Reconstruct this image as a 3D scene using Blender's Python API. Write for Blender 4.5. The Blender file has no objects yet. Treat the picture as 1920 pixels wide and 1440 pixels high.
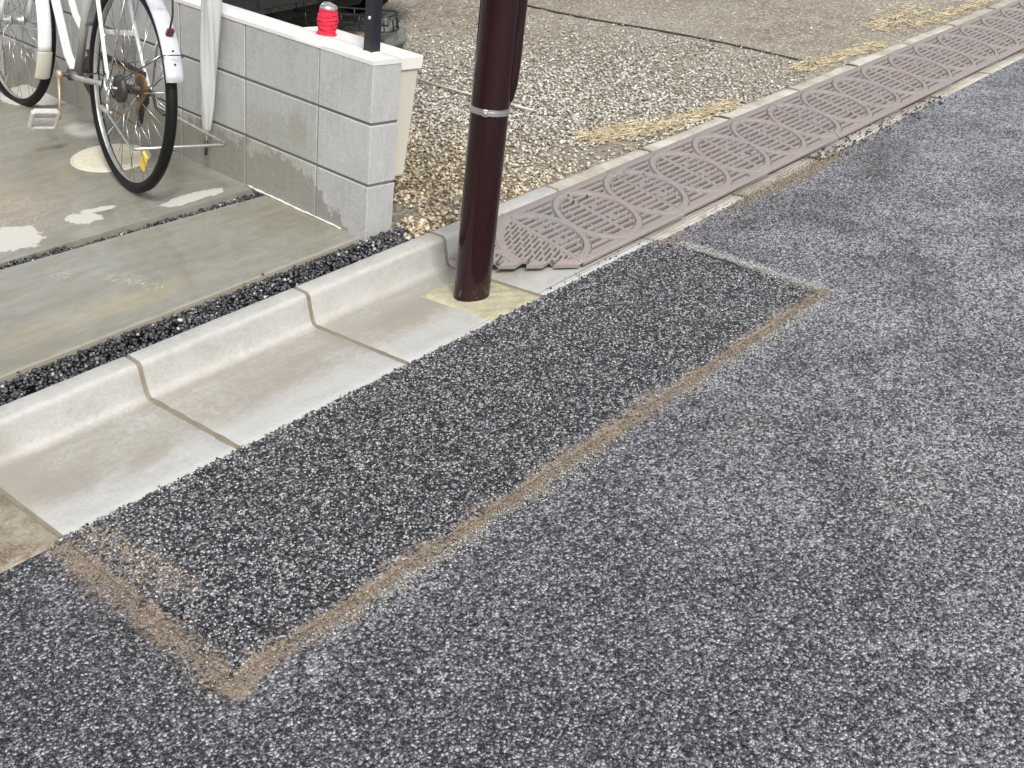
import bpy, math, random
import numpy as np
from mathutils import Matrix, Vector, Quaternion
random.seed(4); rng = np.random.default_rng(7)
SC = bpy.context.scene; COL = SC.collection
R = math.radians

# ---------------------------------------------------------------- frame
# Everything is laid out in a frame whose X runs along the kerb, Y away from the
# road, and whose XY plane is the (uphill) street surface.  The plumb direction
# in that frame is UP; at the very end everything is turned so UP becomes +Z.
UP = Vector((0.12192629, -0.03811797, 0.99180709)).normalized()
TILT = UP.rotation_difference(Vector((0, 0, 1))).to_matrix().to_4x4()

# ---------------------------------------------------------------- camera
cam_d = bpy.data.cameras.new('camera'); cam = bpy.data.objects.new('camera', cam_d); COL.objects.link(cam)
cam_d.sensor_width = 36; cam_d.lens = 2064.35 / 1920 * 36
cam_d.clip_start = .05; cam_d.clip_end = 500
_r = Vector((0.67493903, -0.73786793, -0.00286617)); _u = Vector((0.37964464, 0.34393071, 0.85882572)); _f = Vector((0.63271419, 0.58074312, -0.51225987))
_m = Matrix(((_r.x, _u.x, -_f.x, -0.7391), (_r.y, _u.y, -_f.y, -2.0144), (_r.z, _u.z, -_f.z, 1.5335), (0, 0, 0, 1)))
cam.matrix_world = TILT @ _m
SC.camera = cam

# ---------------------------------------------------------------- sky and sun
SUN_EL, SUN_AZ = R(50), R(214)      # azimuth: clockwise from +Y
w = bpy.data.worlds.new('World'); SC.world = w; w.use_nodes = True
wn = w.node_tree.nodes; wl = w.node_tree.links; wn.clear()
sky = wn.new('ShaderNodeTexSky'); sky.sky_type = 'NISHITA'; sky.sun_disc = False
sky.sun_elevation = SUN_EL; sky.sun_rotation = SUN_AZ; sky.dust_density = 4; sky.ozone_density = 1.0; sky.air_density = 1.0
hs = wn.new('ShaderNodeHueSaturation'); hs.inputs['Saturation'].default_value = .30
bg = wn.new('ShaderNodeBackground'); bg.inputs['Strength'].default_value = .14
wo = wn.new('ShaderNodeOutputWorld')
wl.new(sky.outputs[0], hs.inputs['Color']); wl.new(hs.outputs[0], bg.inputs['Color']); wl.new(bg.outputs[0], wo.inputs['Surface'])
sd = bpy.data.lights.new('sun', 'SUN'); sd.energy = 1.5; sd.angle = R(10); sd.color = (1, .97, .92)
sun = bpy.data.objects.new('sun', sd); COL.objects.link(sun)
sdir = Vector((math.sin(SUN_AZ) * math.cos(SUN_EL), math.cos(SUN_AZ) * math.cos(SUN_EL), math.sin(SUN_EL)))
sun.rotation_mode = 'QUATERNION'; sun.rotation_quaternion = sdir.to_track_quat('Z', 'Y'); sun.location = (0, 0, 10)
SC.view_settings.view_transform = 'Standard'; SC.view_settings.look = 'None'
SC.view_settings.exposure = .58; SC.view_settings.gamma = 1; SC.view_settings.use_curve_mapping = False

# ---------------------------------------------------------------- objects
def tag(o, label=None, cat=None, group=None, kind=None):
    if label: o['label'] = label
    if cat: o['category'] = cat
    if group: o['group'] = group
    if kind: o['kind'] = kind
    return o
def empty(name, mat=None, parent=None):
    o = bpy.data.objects.new(name, None); o.empty_display_size = .05; COL.objects.link(o)
    if parent: o.parent = parent
    if mat is not None: o.matrix_local = mat
    return o
def link(name, me, m=None, parent=None, mat=None):
    o = bpy.data.objects.new(name, me); COL.objects.link(o)
    if m is not None and not me.materials: me.materials.append(m)
    if parent: o.parent = parent
    if mat is not None: o.matrix_local = mat
    return o

class MB:
    def __init__(s): s.v = []; s.f = []; s.sm = []
    def add(s, V, F, smooth=False):
        b = len(s.v); s.v += [tuple(map(float, p)) for p in V]
        s.f += [tuple(i + b for i in f) for f in F]; s.sm += [smooth] * len(F); return s
    def box(s, x0, x1, y0, y1, z0, z1, bev=0.):
        if bev <= 0:
            V = [(x, y, z) for z in (z0, z1) for y in (y0, y1) for x in (x0, x1)]
            F = [(0, 2, 3, 1), (4, 5, 7, 6), (0, 1, 5, 4), (2, 6, 7, 3), (0, 4, 6, 2), (1, 3, 7, 5)]
            return s.add(V, F)
        V = []; ix = {}
        for a, (X, xi) in enumerate(((x0, 1), (x1, -1))):
            for b_, (Y, yi) in enumerate(((y0, 1), (y1, -1))):
                for c, (Z, zi) in enumerate(((z0, 1), (z1, -1))):
                    ix[a, b_, c, 0] = len(V); V.append((X, Y + yi * bev, Z + zi * bev))
                    ix[a, b_, c, 1] = len(V); V.append((X + xi * bev, Y, Z + zi * bev))
                    ix[a, b_, c, 2] = len(V); V.append((X + xi * bev, Y + yi * bev, Z))
        F = []
        def q(*l): F.append(tuple(ix[i] for i in l))
        for a in (0, 1):
            l = [(a, 0, 0, 0), (a, 1, 0, 0), (a, 1, 1, 0), (a, 0, 1, 0)]; q(*(l if a else l[::-1]))
            l = [(0, a, 0, 1), (1, a, 0, 1), (1, a, 1, 1), (0, a, 1, 1)]; q(*(l[::-1] if a else l))
            l = [(0, 0, a, 2), (1, 0, a, 2), (1, 1, a, 2), (0, 1, a, 2)]; q(*(l if a else l[::-1]))
        for a in (0, 1):
            for b_ in (0, 1):
                l = [(a, b_, 0, 0), (a, b_, 1, 0), (a, b_, 1, 1), (a, b_, 0, 1)]; q(*(l if a != b_ else l[::-1]))
                l = [(a, 0, b_, 2), (a, 1, b_, 2), (a, 1, b_, 0), (a, 0, b_, 0)]; q(*(l if a != b_ else l[::-1]))
                l = [(0, a, b_, 1), (1, a, b_, 1), (1, a, b_, 2), (0, a, b_, 2)]; q(*(l if a != b_ else l[::-1]))
                for c in (0, 1): F.append((ix[a, b_, c, 0], ix[a, b_, c, 1], ix[a, b_, c, 2]) if (a + b_ + c) % 2 else (ix[a, b_, c, 2], ix[a, b_, c, 1], ix[a, b_, c, 0]))
        return s.add(V, F)
    def tube(s, pts, r, n=10, closed=False, caps=True, flat=1.):
        P = [Vector(p) for p in pts]; N = len(P)
        rs = r if hasattr(r, '__len__') else [r] * N
        V = []; F = []; pu = None
        for i, p in enumerate(P):
            if closed: t = P[(i + 1) % N] - P[i - 1]
            else: t = P[min(i + 1, N - 1)] - P[max(i - 1, 0)]
            t.normalize()
            if pu is None:
                a = Vector((0, 0, 1)) if abs(t.z) < .9 else Vector((1, 0, 0))
                pu = (a - t * a.dot(t)).normalized()
            pu = (pu - t * pu.dot(t)).normalized(); pv = t.cross(pu)
            for k in range(n):
                an = 2 * math.pi * k / n
                V.append(p + pu * math.cos(an) * rs[i] + pv * math.sin(an) * rs[i] * flat)
        M = N if closed else N - 1
        for i in range(M):
            for k in range(n):
                a = i * n + k; b = i * n + (k + 1) % n; j = (i + 1) % N
                F.append((a, b, j * n + (k + 1) % n, j * n + k))
        if caps and not closed:
            F.append(tuple(range(n))[::-1]); F.append(tuple((N - 1) * n + k for k in range(n)))
        return s.add(V, F, True)
    def lathe(s, prof, n=24, c=(0, 0, 0), axis='z', wob=None):
        V = []; F = []
        for j, (r, h) in enumerate(prof):
            for k in range(n):
                a = 2 * math.pi * k / n; rr = r if wob is None else r * wob(a, h)
                p = (rr * math.cos(a), rr * math.sin(a), h)
                if axis == 'y': p = (p[0], p[2], -p[1])
                if axis == 'x': p = (p[2], p[0], p[1])
                V.append((p[0] + c[0], p[1] + c[1], p[2] + c[2]))
        for j in range(len(prof) - 1):
            for k in range(n):
                F.append((j * n + k, j * n + (k + 1) % n, (j + 1) * n + (k + 1) % n, (j + 1) * n + k))
        F.append(tuple(range(n))[::-1]); F.append(tuple((len(prof) - 1) * n + k for k in range(n)))
        return s.add(V, F, True)
    def grid(s, P, smooth=True, flip=False):
        P = np.asarray(P); a, b = P.shape[:2]
        V = P.reshape(-1, 3); F = []
        for i in range(a - 1):
            for j in range(b - 1):
                q = (i * b + j, (i + 1) * b + j, (i + 1) * b + j + 1, i * b + j + 1)
                F.append(q[::-1] if flip else q)
        return s.add(V, F, smooth)
    def mesh(s, name):
        me = bpy.data.meshes.new(name); me.from_pydata(s.v, [], s.f); me.polygons.foreach_set('use_smooth', s.sm); me.update(); return me
    def build(s, name, m, parent=None, mat=None, sharp=None):
        me = s.mesh(name)
        if sharp: me.set_sharp_from_angle(angle=R(sharp))
        return link(name, me, m, parent, mat)

PHI = (1 + 5 ** .5) / 2
ICO = np.array([(-1, PHI, 0), (1, PHI, 0), (-1, -PHI, 0), (1, -PHI, 0), (0, -1, PHI), (0, 1, PHI), (0, -1, -PHI), (0, 1, -PHI), (PHI, 0, -1), (PHI, 0, 1), (-PHI, 0, -1), (-PHI, 0, 1)]) / math.sqrt(1 + PHI * PHI)
ICF = np.array([(0, 11, 5), (0, 5, 1), (0, 1, 7), (0, 7, 10), (0, 10, 11), (1, 5, 9), (5, 11, 4), (11, 10, 2), (10, 7, 6), (7, 1, 8), (3, 9, 4), (3, 4, 2), (3, 2, 6), (3, 6, 8), (3, 8, 9), (4, 9, 5), (2, 4, 11), (6, 2, 10), (8, 6, 7), (9, 8, 1)])
OCT = np.array([(1, 0, 0), (0, 1, 0), (-1, 0, 0), (0, -1, 0), (0, 0, 1), (0, 0, -1)], float)
OCF = np.array([(0, 1, 4), (1, 2, 4), (2, 3, 4), (3, 0, 4), (1, 0, 5), (2, 1, 5), (3, 2, 5), (0, 3, 5)])
def stones(name, P, size, m, jag=.22, flat=.65, smooth=False, parent=None, low=False):
    """one mesh of many little faceted stones; each has its own random number for its own colour"""
    N = len(P); P = np.asarray(P); BS, BF = (OCT * 1.15, OCF) if low else (ICO, ICF); nv, nfc = len(BS), len(BF)
    sz = np.asarray(size).reshape(-1, 1)
    V = BS[None] * (1 + rng.uniform(-jag, jag, (N, nv, 1))) * np.stack([rng.uniform(.8, 1.25, N), rng.uniform(.65, 1., N), rng.uniform(flat * .75, flat * 1.2, N)], 1)[:, None, :]
    a = rng.uniform(0, 6.283, N); tx = rng.normal(0, .35, N); ty = rng.normal(0, .35, N)
    x, y, z = V[..., 0], V[..., 1], V[..., 2]
    ca, sa = np.cos(tx)[:, None], np.sin(tx)[:, None]; y, z = y * ca - z * sa, y * sa + z * ca
    ca, sa = np.cos(ty)[:, None], np.sin(ty)[:, None]; x, z = x * ca + z * sa, -x * sa + z * ca
    ca, sa = np.cos(a)[:, None], np.sin(a)[:, None]; x, y = x * ca - y * sa, x * sa + y * ca
    V = np.stack([x, y, z], -1) * (sz[:, :, None] * .5) + P[:, None, :]
    F = (BF[None] + (np.arange(N) * nv)[:, None, None]).reshape(-1)
    me = bpy.data.meshes.new(name); me.vertices.add(N * nv); me.vertices.foreach_set('co', V.reshape(-1))
    nf = N * nfc; me.loops.add(nf * 3); me.loops.foreach_set('vertex_index', F.astype(np.int32))
    me.polygons.add(nf); me.polygons.foreach_set('loop_start', np.arange(nf, dtype=np.int32) * 3)
    at = me.attributes.new('rnd', 'FLOAT', 'POINT'); at.data.foreach_set('value', np.repeat(rng.random(N), nv).astype(np.float32))
    me.update(calc_edges=True)
    if smooth: me.polygons.foreach_set('use_smooth', [True] * nf)
    return link(name, me, m, parent)

# ---------------------------------------------------------------- materials
class NT:
    def __init__(s, name):
        s.m = bpy.data.materials.new(name); s.m.use_nodes = True; s.t = s.m.node_tree; s.n = s.t.nodes; s.l = s.t.links; s.n.clear()
        s.out = s.n.new('ShaderNodeOutputMaterial'); s.b = s.n.new('ShaderNodeBsdfPrincipled'); s.l.new(s.b.outputs[0], s.out.inputs[0])
        s.tc = s.n.new('ShaderNodeTexCoord'); s.P = s.tc.outputs['Object']; s._xyz = None
    def set(s, node_in, v):
        if isinstance(v, (int, float)): node_in.default_value = v
        elif isinstance(v, tuple): node_in.default_value = v if len(v) == 4 or node_in.type == 'VECTOR' else (*v, 1)
        else: s.l.new(v, node_in)
    def math(s, op, a, b=0., c=0., clamp=False):
        n = s.n.new('ShaderNodeMath'); n.operation = op; n.use_clamp = clamp
        s.set(n.inputs[0], a); s.set(n.inputs[1], b); s.set(n.inputs[2], c); return n.outputs[0]
    def xyz(s):
        if s._xyz is None:
            n = s.n.new('ShaderNodeSeparateXYZ'); s.l.new(s.P, n.inputs[0]); s._xyz = n.outputs
        return s._xyz
    def noise(s, sc, det=3., rough=.55, dist=0., vec=None, stretch=None):
        n = s.n.new('ShaderNodeTexNoise'); n.inputs['Scale'].default_value = sc; n.inputs['Detail'].default_value = det
        n.inputs['Roughness'].default_value = rough; n.inputs['Distortion'].default_value = dist
        v = vec or s.P
        if stretch:
            mp = s.n.new('ShaderNodeMapping'); mp.inputs['Scale'].default_value = stretch; s.l.new(v, mp.inputs[0]); v = mp.outputs[0]
        s.l.new(v, n.inputs['Vector']); return n.outputs['Fac']
    def vor(s, sc, feat='F1', rnd=1., vec=None):
        n = s.n.new('ShaderNodeTexVoronoi'); n.feature = feat; n.inputs['Scale'].default_value = sc; n.inputs['Randomness'].default_value = rnd
        s.l.new(vec or s.P, n.inputs['Vector']); return n
    def mr(s, v, a, b, c=0., d=1., smooth=False):
        n = s.n.new('ShaderNodeMapRange'); n.interpolation_type = 'SMOOTHSTEP' if smooth else 'LINEAR'
        s.set(n.inputs[0], v)
        for i, x in enumerate((a, b, c, d)): s.set(n.inputs[i + 1], x)
        return n.outputs[0]
    def mix(s, f, a, b, mode='MIX'):
        n = s.n.new('ShaderNodeMix'); n.data_type = 'RGBA'; n.blend_type = mode
        s.set(n.inputs[0], f); s.set(n.inputs[6], a); s.set(n.inputs[7], b); return n.outputs[2]
    def ramp(s, f, stops, interp='LINEAR'):
        n = s.n.new('ShaderNodeValToRGB'); n.color_ramp.interpolation = interp; e = n.color_ramp.elements
        while len(e) < len(stops): e.new(.5)
        for i, (p, c) in enumerate(stops): e[i].position = p; e[i].color = (*c, 1) if len(c) == 3 else c
        s.l.new(f, n.inputs[0]); return n.outputs[0]
    def blob(s, cx, cy, rx, ry, ang=0., soft=.15, amp=.5, nz=None, z=None):
        """1 inside an ellipse with a noise-torn rim"""
        X, Y = s.xyz()[0], s.xyz()[1]
        if z: Y = s.xyz()[2]; X = s.xyz()[1]
        dx = s.math('SUBTRACT', X, cx); dy = s.math('SUBTRACT', Y, cy); c, si = math.cos(ang), math.sin(ang)
        u = s.math('ADD', s.math('MULTIPLY', dx, c / rx), s.math('MULTIPLY', dy, si / rx))
        v = s.math('ADD', s.math('MULTIPLY', dx, -si / ry), s.math('MULTIPLY', dy, c / ry))
        d = s.math('SQRT', s.math('ADD', s.math('MULTIPLY', u, u), s.math('MULTIPLY', v, v)))
        nz = nz or s.noise(9, 4)
        d = s.math('ADD', d, s.math('MULTIPLY', s.math('SUBTRACT', nz, .5), amp * 2))
        return s.mr(d, 1 + soft, 1 - soft, 0., 1., True)
    def bar(s, x0, x1, y0, y1, soft=.02, amp=.04, nz=None):
        """1 inside a rectangle with a noise-torn rim (metres)"""
        X, Y = s.xyz()[0], s.xyz()[1]
        hx, hy = (x1 - x0) / 2, (y1 - y0) / 2
        dx = s.math('SUBTRACT', s.math('ABSOLUTE', s.math('SUBTRACT', X, x0 + hx)), hx)
        dy = s.math('SUBTRACT', s.math('ABSOLUTE', s.math('SUBTRACT', Y, y0 + hy)), hy)
        d = s.math('MAXIMUM', dx, dy)
        nz = nz or s.noise(14, 4)
        d = s.math('ADD', d, s.math('MULTIPLY', s.math('SUBTRACT', nz, .5), amp * 2))
        return s.mr(d, soft, -soft, 0., 1., True)
    def mul(s, a, b): return s.math('MULTIPLY', a, b)
    def mx(s, *a):
        r = a[0]
        for x in a[1:]: r = s.math('MAXIMUM', r, x)
        return r
    def bump(s, h, dist, st=1., prev=None):
        n = s.n.new('ShaderNodeBump'); n.inputs['Distance'].default_value = dist; n.inputs['Strength'].default_value = st
        s.l.new(h, n.inputs['Height'])
        if prev: s.l.new(prev, n.inputs['Normal'])
        return n.outputs[0]
    def fin(s, col, rough=.7, bump=None, spec=None, metal=None, **k):
        s.set(s.b.inputs['Base Color'], col); s.set(s.b.inputs['Roughness'], rough)
        if bump is not None: s.l.new(bump, s.b.inputs['Normal'])
        if spec is not None: s.set(s.b.inputs['Specular IOR Level'], spec)
        if metal is not None: s.set(s.b.inputs['Metallic'], metal)
        for a, b in k.items(): s.set(s.b.inputs[a.replace('_', ' ')], b)
        return s.m

def asphalt(name, cell, dark, light, p_light, wet=.35, kind='old'):
    t = NT(name)
    warp = t.noise(60, 2)
    vm = t.n.new('ShaderNodeVectorMath'); vm.operation = 'MULTIPLY_ADD'
    cmb = t.n.new('ShaderNodeCombineXYZ'); t.l.new(warp, cmb.inputs[0]); t.l.new(t.noise(55, 2, vec=None, stretch=(1, -1, 1)), cmb.inputs[1])
    t.l.new(cmb.outputs[0], vm.inputs[0]); vm.inputs[1].default_value = (.012, .012, 0); t.l.new(t.P, vm.inputs[2])
    v1 = t.vor(cell, vec=vm.outputs[0]); v2 = t.vor(cell * 2.1, vec=vm.outputs[0])
    s1 = t.n.new('ShaderNodeSeparateColor'); t.l.new(v1.outputs['Color'], s1.inputs[0])
    s2 = t.n.new('ShaderNodeSeparateColor'); t.l.new(v2.outputs['Color'], s2.inputs[0])
    big = t.noise(1.3, 5, .62, .4); med = t.noise(6, 4, .6); fine = t.noise(260, 2)
    tone = t.math('ADD', t.mul(s1.outputs[0], .75), t.mul(s2.outputs[1], .25))
    tone = t.math('ADD', tone, t.mul(t.math('SUBTRACT', fine, .5), .5))
    pool = t.ramp(t.math('ADD', tone, t.mul(t.math('SUBTRACT', med, .5), .25)), [(.12, dark), (p_light - .24, tuple(d * 2.2 for d in dark)), (p_light - .06, tuple(l * .42 for l in light)), (p_light + .12, light), (p_light + .3, tuple(min(1, l * 1.45) for l in light))])
    gap = t.mr(v1.outputs['Distance'], .34, .62, 1., .18)          # bitumen filled gaps between the stones
    col = t.mix(1., pool, gap, 'MULTIPLY')
    X, Y = t.xyz()[0], t.xyz()[1]
    nz = t.noise(11, 5, .6)
    # dirt: sandy slurry left along the saw cut round the patch
    nw = t.noise(5, 3)
    dl = t.mx(t.bar(-.03, 2.26, -.654, -.600, .022, .06, nz), t.mul(t.bar(-.040, .014, -.64, 0.0, .025, .05, nz), 1.), t.mul(t.bar(2.17, 2.235, -.62, .02, .03, .06, nz), t.mr(t.math('ABSOLUTE', t.math('ADD', t.xyz()[1], .30)), .12, .30, 0., .5)))
    dl = t.mul(dl, t.mr(nw, .38, .58, .62, 1.1))
    haze = t.mx(t.bar(-.12, 2.36, -.73, -.64, .05, .09, nz), t.mul(t.bar(-.17, -.03, -.7, -.05, .05, .06, nz), .45), t.mul(t.bar(2.225, 2.29, -.64, -.08, .015, .03, nz), 1.8))
    haze = t.mul(haze, t.mr(t.noise(3, 3), .40, .60, .12, .50))
    if kind == 'new': haze = 0.
    sand = t.mx(t.mul(t.blob(3.1, -.015, .36, .055, 0, .3, .6, nz), 1.), t.mul(t.blob(.06, -.16, .05, .20, .12, .4, .5, nz), .55), t.mul(t.bar(2.15, 2.36, -.05, .02, .03, .05, nz), .5))
    pale = t.mul(t.mx(t.blob(3.9, -.35, .9, .28, .1, .6, .9, nz), t.blob(2.9, -.33, .5, .12, .1, .7, .7, nz), t.mul(t.blob(.75, -.98, .5, .10, .25, .8, .9, nz), .5), t.mul(t.blob(1.55, -1.25, .2, .08, .4, .6, .9, nz), .7), t.mul(t.bar(3.6, 9., -.11, .03, .03, .05, nz), 1.2)), .24)
    if kind == 'new': pale = 0.
    grit = t.mr(t.math('ADD', s2.outputs[2], t.mul(fine, .4)), .2, 1.2, .55, 1.3)
    sandc = t.mix(1., t.mix(t.noise(4, 3), (.205, .150, .108, 1), (.28, .235, .18, 1)), grit, 'MULTIPLY')
    col = t.mix(t.mul(t.mr(big, .35, .7, 0., 1.), .28), col, t.mix(1., col, (1.7, 1.7, 1.8, 1), 'MULTIPLY'))
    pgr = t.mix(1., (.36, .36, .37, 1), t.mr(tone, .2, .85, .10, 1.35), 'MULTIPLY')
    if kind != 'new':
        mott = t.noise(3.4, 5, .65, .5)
        sky_sheen = t.mr(t.math('ADD', t.math('ADD', X, t.mul(Y, -.45)), t.mul(t.math('SUBTRACT', big, .5), 3.)), -.2, 3.8, .04, .85, True)  # wet sky sheen painted in: colour lightens along the street, broken by noise
        sky_sheen = t.mul(sky_sheen, t.mr(mott, .36, .62, .30, 1.1))
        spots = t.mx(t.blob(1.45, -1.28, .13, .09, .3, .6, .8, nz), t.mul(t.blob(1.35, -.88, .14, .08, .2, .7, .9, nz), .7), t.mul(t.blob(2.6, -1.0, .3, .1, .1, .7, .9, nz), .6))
        col = t.mix(t.mx(haze, pale, sky_sheen), col, t.mix(.25, pgr, t.mix(1., pgr, (.92, .97, 1.12, 1), 'MULTIPLY')))  # bluish tint belongs to the painted sky sheen
        col = t.mix(t.mul(spots, .38), col, t.mix(1., pgr, (1.1, 1.0, .96, 1), 'MULTIPLY'))
    cov = t.mr(t.math('ADD', t.mx(dl, sand), t.mul(t.math('SUBTRACT', .5, s1.outputs[2]), .9)), .15, .75, 0., .92)
    cov = t.mul(cov, t.mr(t.mx(dl, sand), 0., .2, 0., 1.))
    if kind != 'new':
        damp = t.mx(t.blob(3.3, -.20, .75, .13, .12, .7, .9, nz), t.blob(2.55, -.12, .35, .09, .1, .7, .9, nz))
        col = t.mix(t.mul(damp, .6), col, t.mix(1., col, (.50, .46, .41, 1), 'MULTIPLY'))
    col = t.mix(cov, col, sandc)
    ht = t.mr(v1.outputs['Distance'], 0., .7, 1., 0.)
    ht = t.math('ADD', ht, t.mul(s1.outputs[1], .6))
    ht = t.math('ADD', ht, t.mul(fine, .35))
    ht = t.math('MULTIPLY', ht, t.math('SUBTRACT', 1., t.mul(t.mx(dl, sand), .6)))
    b = t.bump(ht, .0042 if kind == 'new' else .0034, 1.)
    rg = t.mr(t.math('ADD', t.mul(big, .6), t.mul(s1.outputs[2], .4)), .2, .8, wet, wet + .3)
    rg = t.math('ADD', rg, t.mul(t.mx(dl, sand), .3))
    return t.fin(col, rg, b, .5)

def concrete(name, base, mott=.25, tint=(.9, .82, .68), rough=.75, scale=1., extra=None, speck=.5, bmp=.0012):
    t = NT(name)
    a = t.noise(5 * scale, 6, .65, .3); b = t.noise(38 * scale, 4, .6); c = t.noise(240, 2)
    d = t.math('ADD', t.mul(a, .6), t.mul(b, .4))
    dk = tuple(x * (1 - mott) * y for x, y in zip(base, tint)); lt = tuple(min(1, x * 1.08) for x in base)
    col = t.ramp(d, [(.30, dk), (.52, base), (.72, lt)])
    pore = t.mr(t.vor(170 * scale).outputs['Distance'], .0, .22, .6, 1.)
    col = t.mix(speck, col, t.mix(1., col, t.mul(pore, t.mr(c, .3, .7, .85, 1.1)), 'MULTIPLY'))
    bh = t.math('ADD', t.mul(b, .6), t.math('ADD', t.mul(c, .3), t.mul(pore, .5)))
    rg = t.mr(a, .3, .7, rough - .08, rough + .08)
    if extra: col, rg = extra(t, col, rg, a, b, c)
    return t.fin(col, rg, t.bump(bh, bmp, 1.), .4)

def plain(name, col, rough=.5, metal=0., var=.12, sc=30, bmp=0., spec=.5, **k):
    t = NT(name); n = t.noise(sc, 4)
    c = t.mix(n, tuple(x * (1 - var) for x in col), tuple(min(1, x * (1 + var)) for x in col))
    rg = t.mr(n, .3, .7, max(.02, rough - .06), rough + .08)
    return t.fin(c, rg, t.bump(t.noise(sc * 6, 3), bmp) if bmp else None, spec, metal, **k)

def stone_mat(name, stops, rough=.8, spec=.35, region=None):
    t = NT(name); a = t.n.new('ShaderNodeAttribute'); a.attribute_name = 'rnd'
    f = a.outputs['Fac']
    c = t.ramp(f, stops)
    c = t.mix(1., c, t.mr(t.noise(160, 3), .3, .7, .8, 1.15), 'MULTIPLY')
    if region: c = region(t, c, f)
    return t.fin(c, t.mr(f, 0, 1, rough - .15, rough + .1), t.bump(t.noise(300, 2), .001), spec)

def groove_shade(t):
    a = t.n.new('ShaderNodeAttribute'); a.attribute_name = 'groove_shade'; return t.mul(a.outputs['Fac'], t.mr(t.noise(30, 4), .3, .55, .6, 1.))  # shade in the mat grooves, put into the colour
M = {}
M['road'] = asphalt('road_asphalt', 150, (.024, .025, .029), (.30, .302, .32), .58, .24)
M['patch'] = asphalt('patch_asphalt', 125, (.012, .013, .016), (.30, .30, .31), .66, .28, 'new')
def kerb_extra(t, col, rg, a, b, c):
    X, Y, Z = t.xyz()[0], t.xyz()[1], t.xyz()[2]
    st = t.noise(3.2, 5, .65, .6, stretch=(.6, 1.6, 1))
    inner = t.mr(Y, .10, .22, 0., 1., True)                         # grime lies in the bed, not on the outer strip
    gr = t.mul(t.mul(inner, t.mr(Y, .40, .44, 1., .1)), t.mr(st, .36, .56, .1, .8))
    col = t.mix(gr, col, (.29, .275, .235, 1))
    fine = t.mul(t.mul(inner, t.mr(Y, .40, .44, 1., .15)), t.mr(t.noise(42, 5, .85, .5), .45, .55, 0., .7))
    col = t.mix(fine, col, (.30, .275, .225, 1))
    wetb = t.mx(t.blob(.30, .16, .09, .035, .3, .5, .8), t.mul(t.blob(.72, .24, .20, .07, .1, .6, .9), .8), t.blob(1.27, .27, .11, .07, .2, .6, .8), t.mul(t.blob(.12, .22, .1, .06, 0, .6, .9), .8))
    col = t.mix(t.mul(wetb, .5), col, (.25, .225, .18, 1))
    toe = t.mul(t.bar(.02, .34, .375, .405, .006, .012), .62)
    edgew = t.mul(t.mr(Y, .08, .0, 0., 1., True), .5)
    col = t.mix(edgew, col, (.54, .535, .51, 1))
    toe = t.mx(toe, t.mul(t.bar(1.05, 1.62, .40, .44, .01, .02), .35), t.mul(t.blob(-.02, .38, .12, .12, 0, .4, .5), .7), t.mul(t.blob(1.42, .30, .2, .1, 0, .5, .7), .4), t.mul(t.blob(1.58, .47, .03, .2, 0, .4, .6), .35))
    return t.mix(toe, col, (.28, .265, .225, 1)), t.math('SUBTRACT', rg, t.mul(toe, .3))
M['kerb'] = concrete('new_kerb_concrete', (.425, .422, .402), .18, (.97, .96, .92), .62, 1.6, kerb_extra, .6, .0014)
def old_kerb(t, col, rg, a, b, c):
    X, Y = t.xyz()[0], t.xyz()[1]
    d = t.mr(t.noise(4, 5, .7), .45, .62, 0., .6)
    return t.mix(d, col, (.27, .22, .16, 1)), rg
M['kerb_old'] = concrete('old_kerb_concrete', (.50, .475, .42), .3, (.92, .88, .8), .75, 1., old_kerb, .6, .002)
def oldgut(t, col, rg, a, b, c):
    Y = t.xyz()[1]; s = t.vor(130)
    d = t.mr(t.noise(7, 5, .7), .42, .6, .35, .95)
    return t.mix(d, col, t.mix(1., (.20, .15, .105, 1), t.mr(s.outputs['Distance'], .1, .6, 1.4, .6), 'MULTIPLY')), rg
M['gutter_dirty'] = concrete('dirty_gutter_concrete', (.45, .42, .34), .3, (.92, .85, .75), .6, 1., oldgut, .6, .004)
M['mortar_joint'] = concrete('joint_mortar', (.22, .19, .14), .2, (.9, .85, .8), .8, 3.)
def yel(t, col, rg, a, b, c):
    d = t.mr(t.noise(13, 4, .6, .8), .45, .62, 0., .45)
    return t.mix(d, col, (.56, .54, .34, 1)), t.math('SUBTRACT', rg, .0)
M['mortar_wet'] = concrete('wet_yellow_mortar', (.40, .375, .26), .25, (.95, .92, .8), .28, 2., yel, .3, .003)
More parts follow.
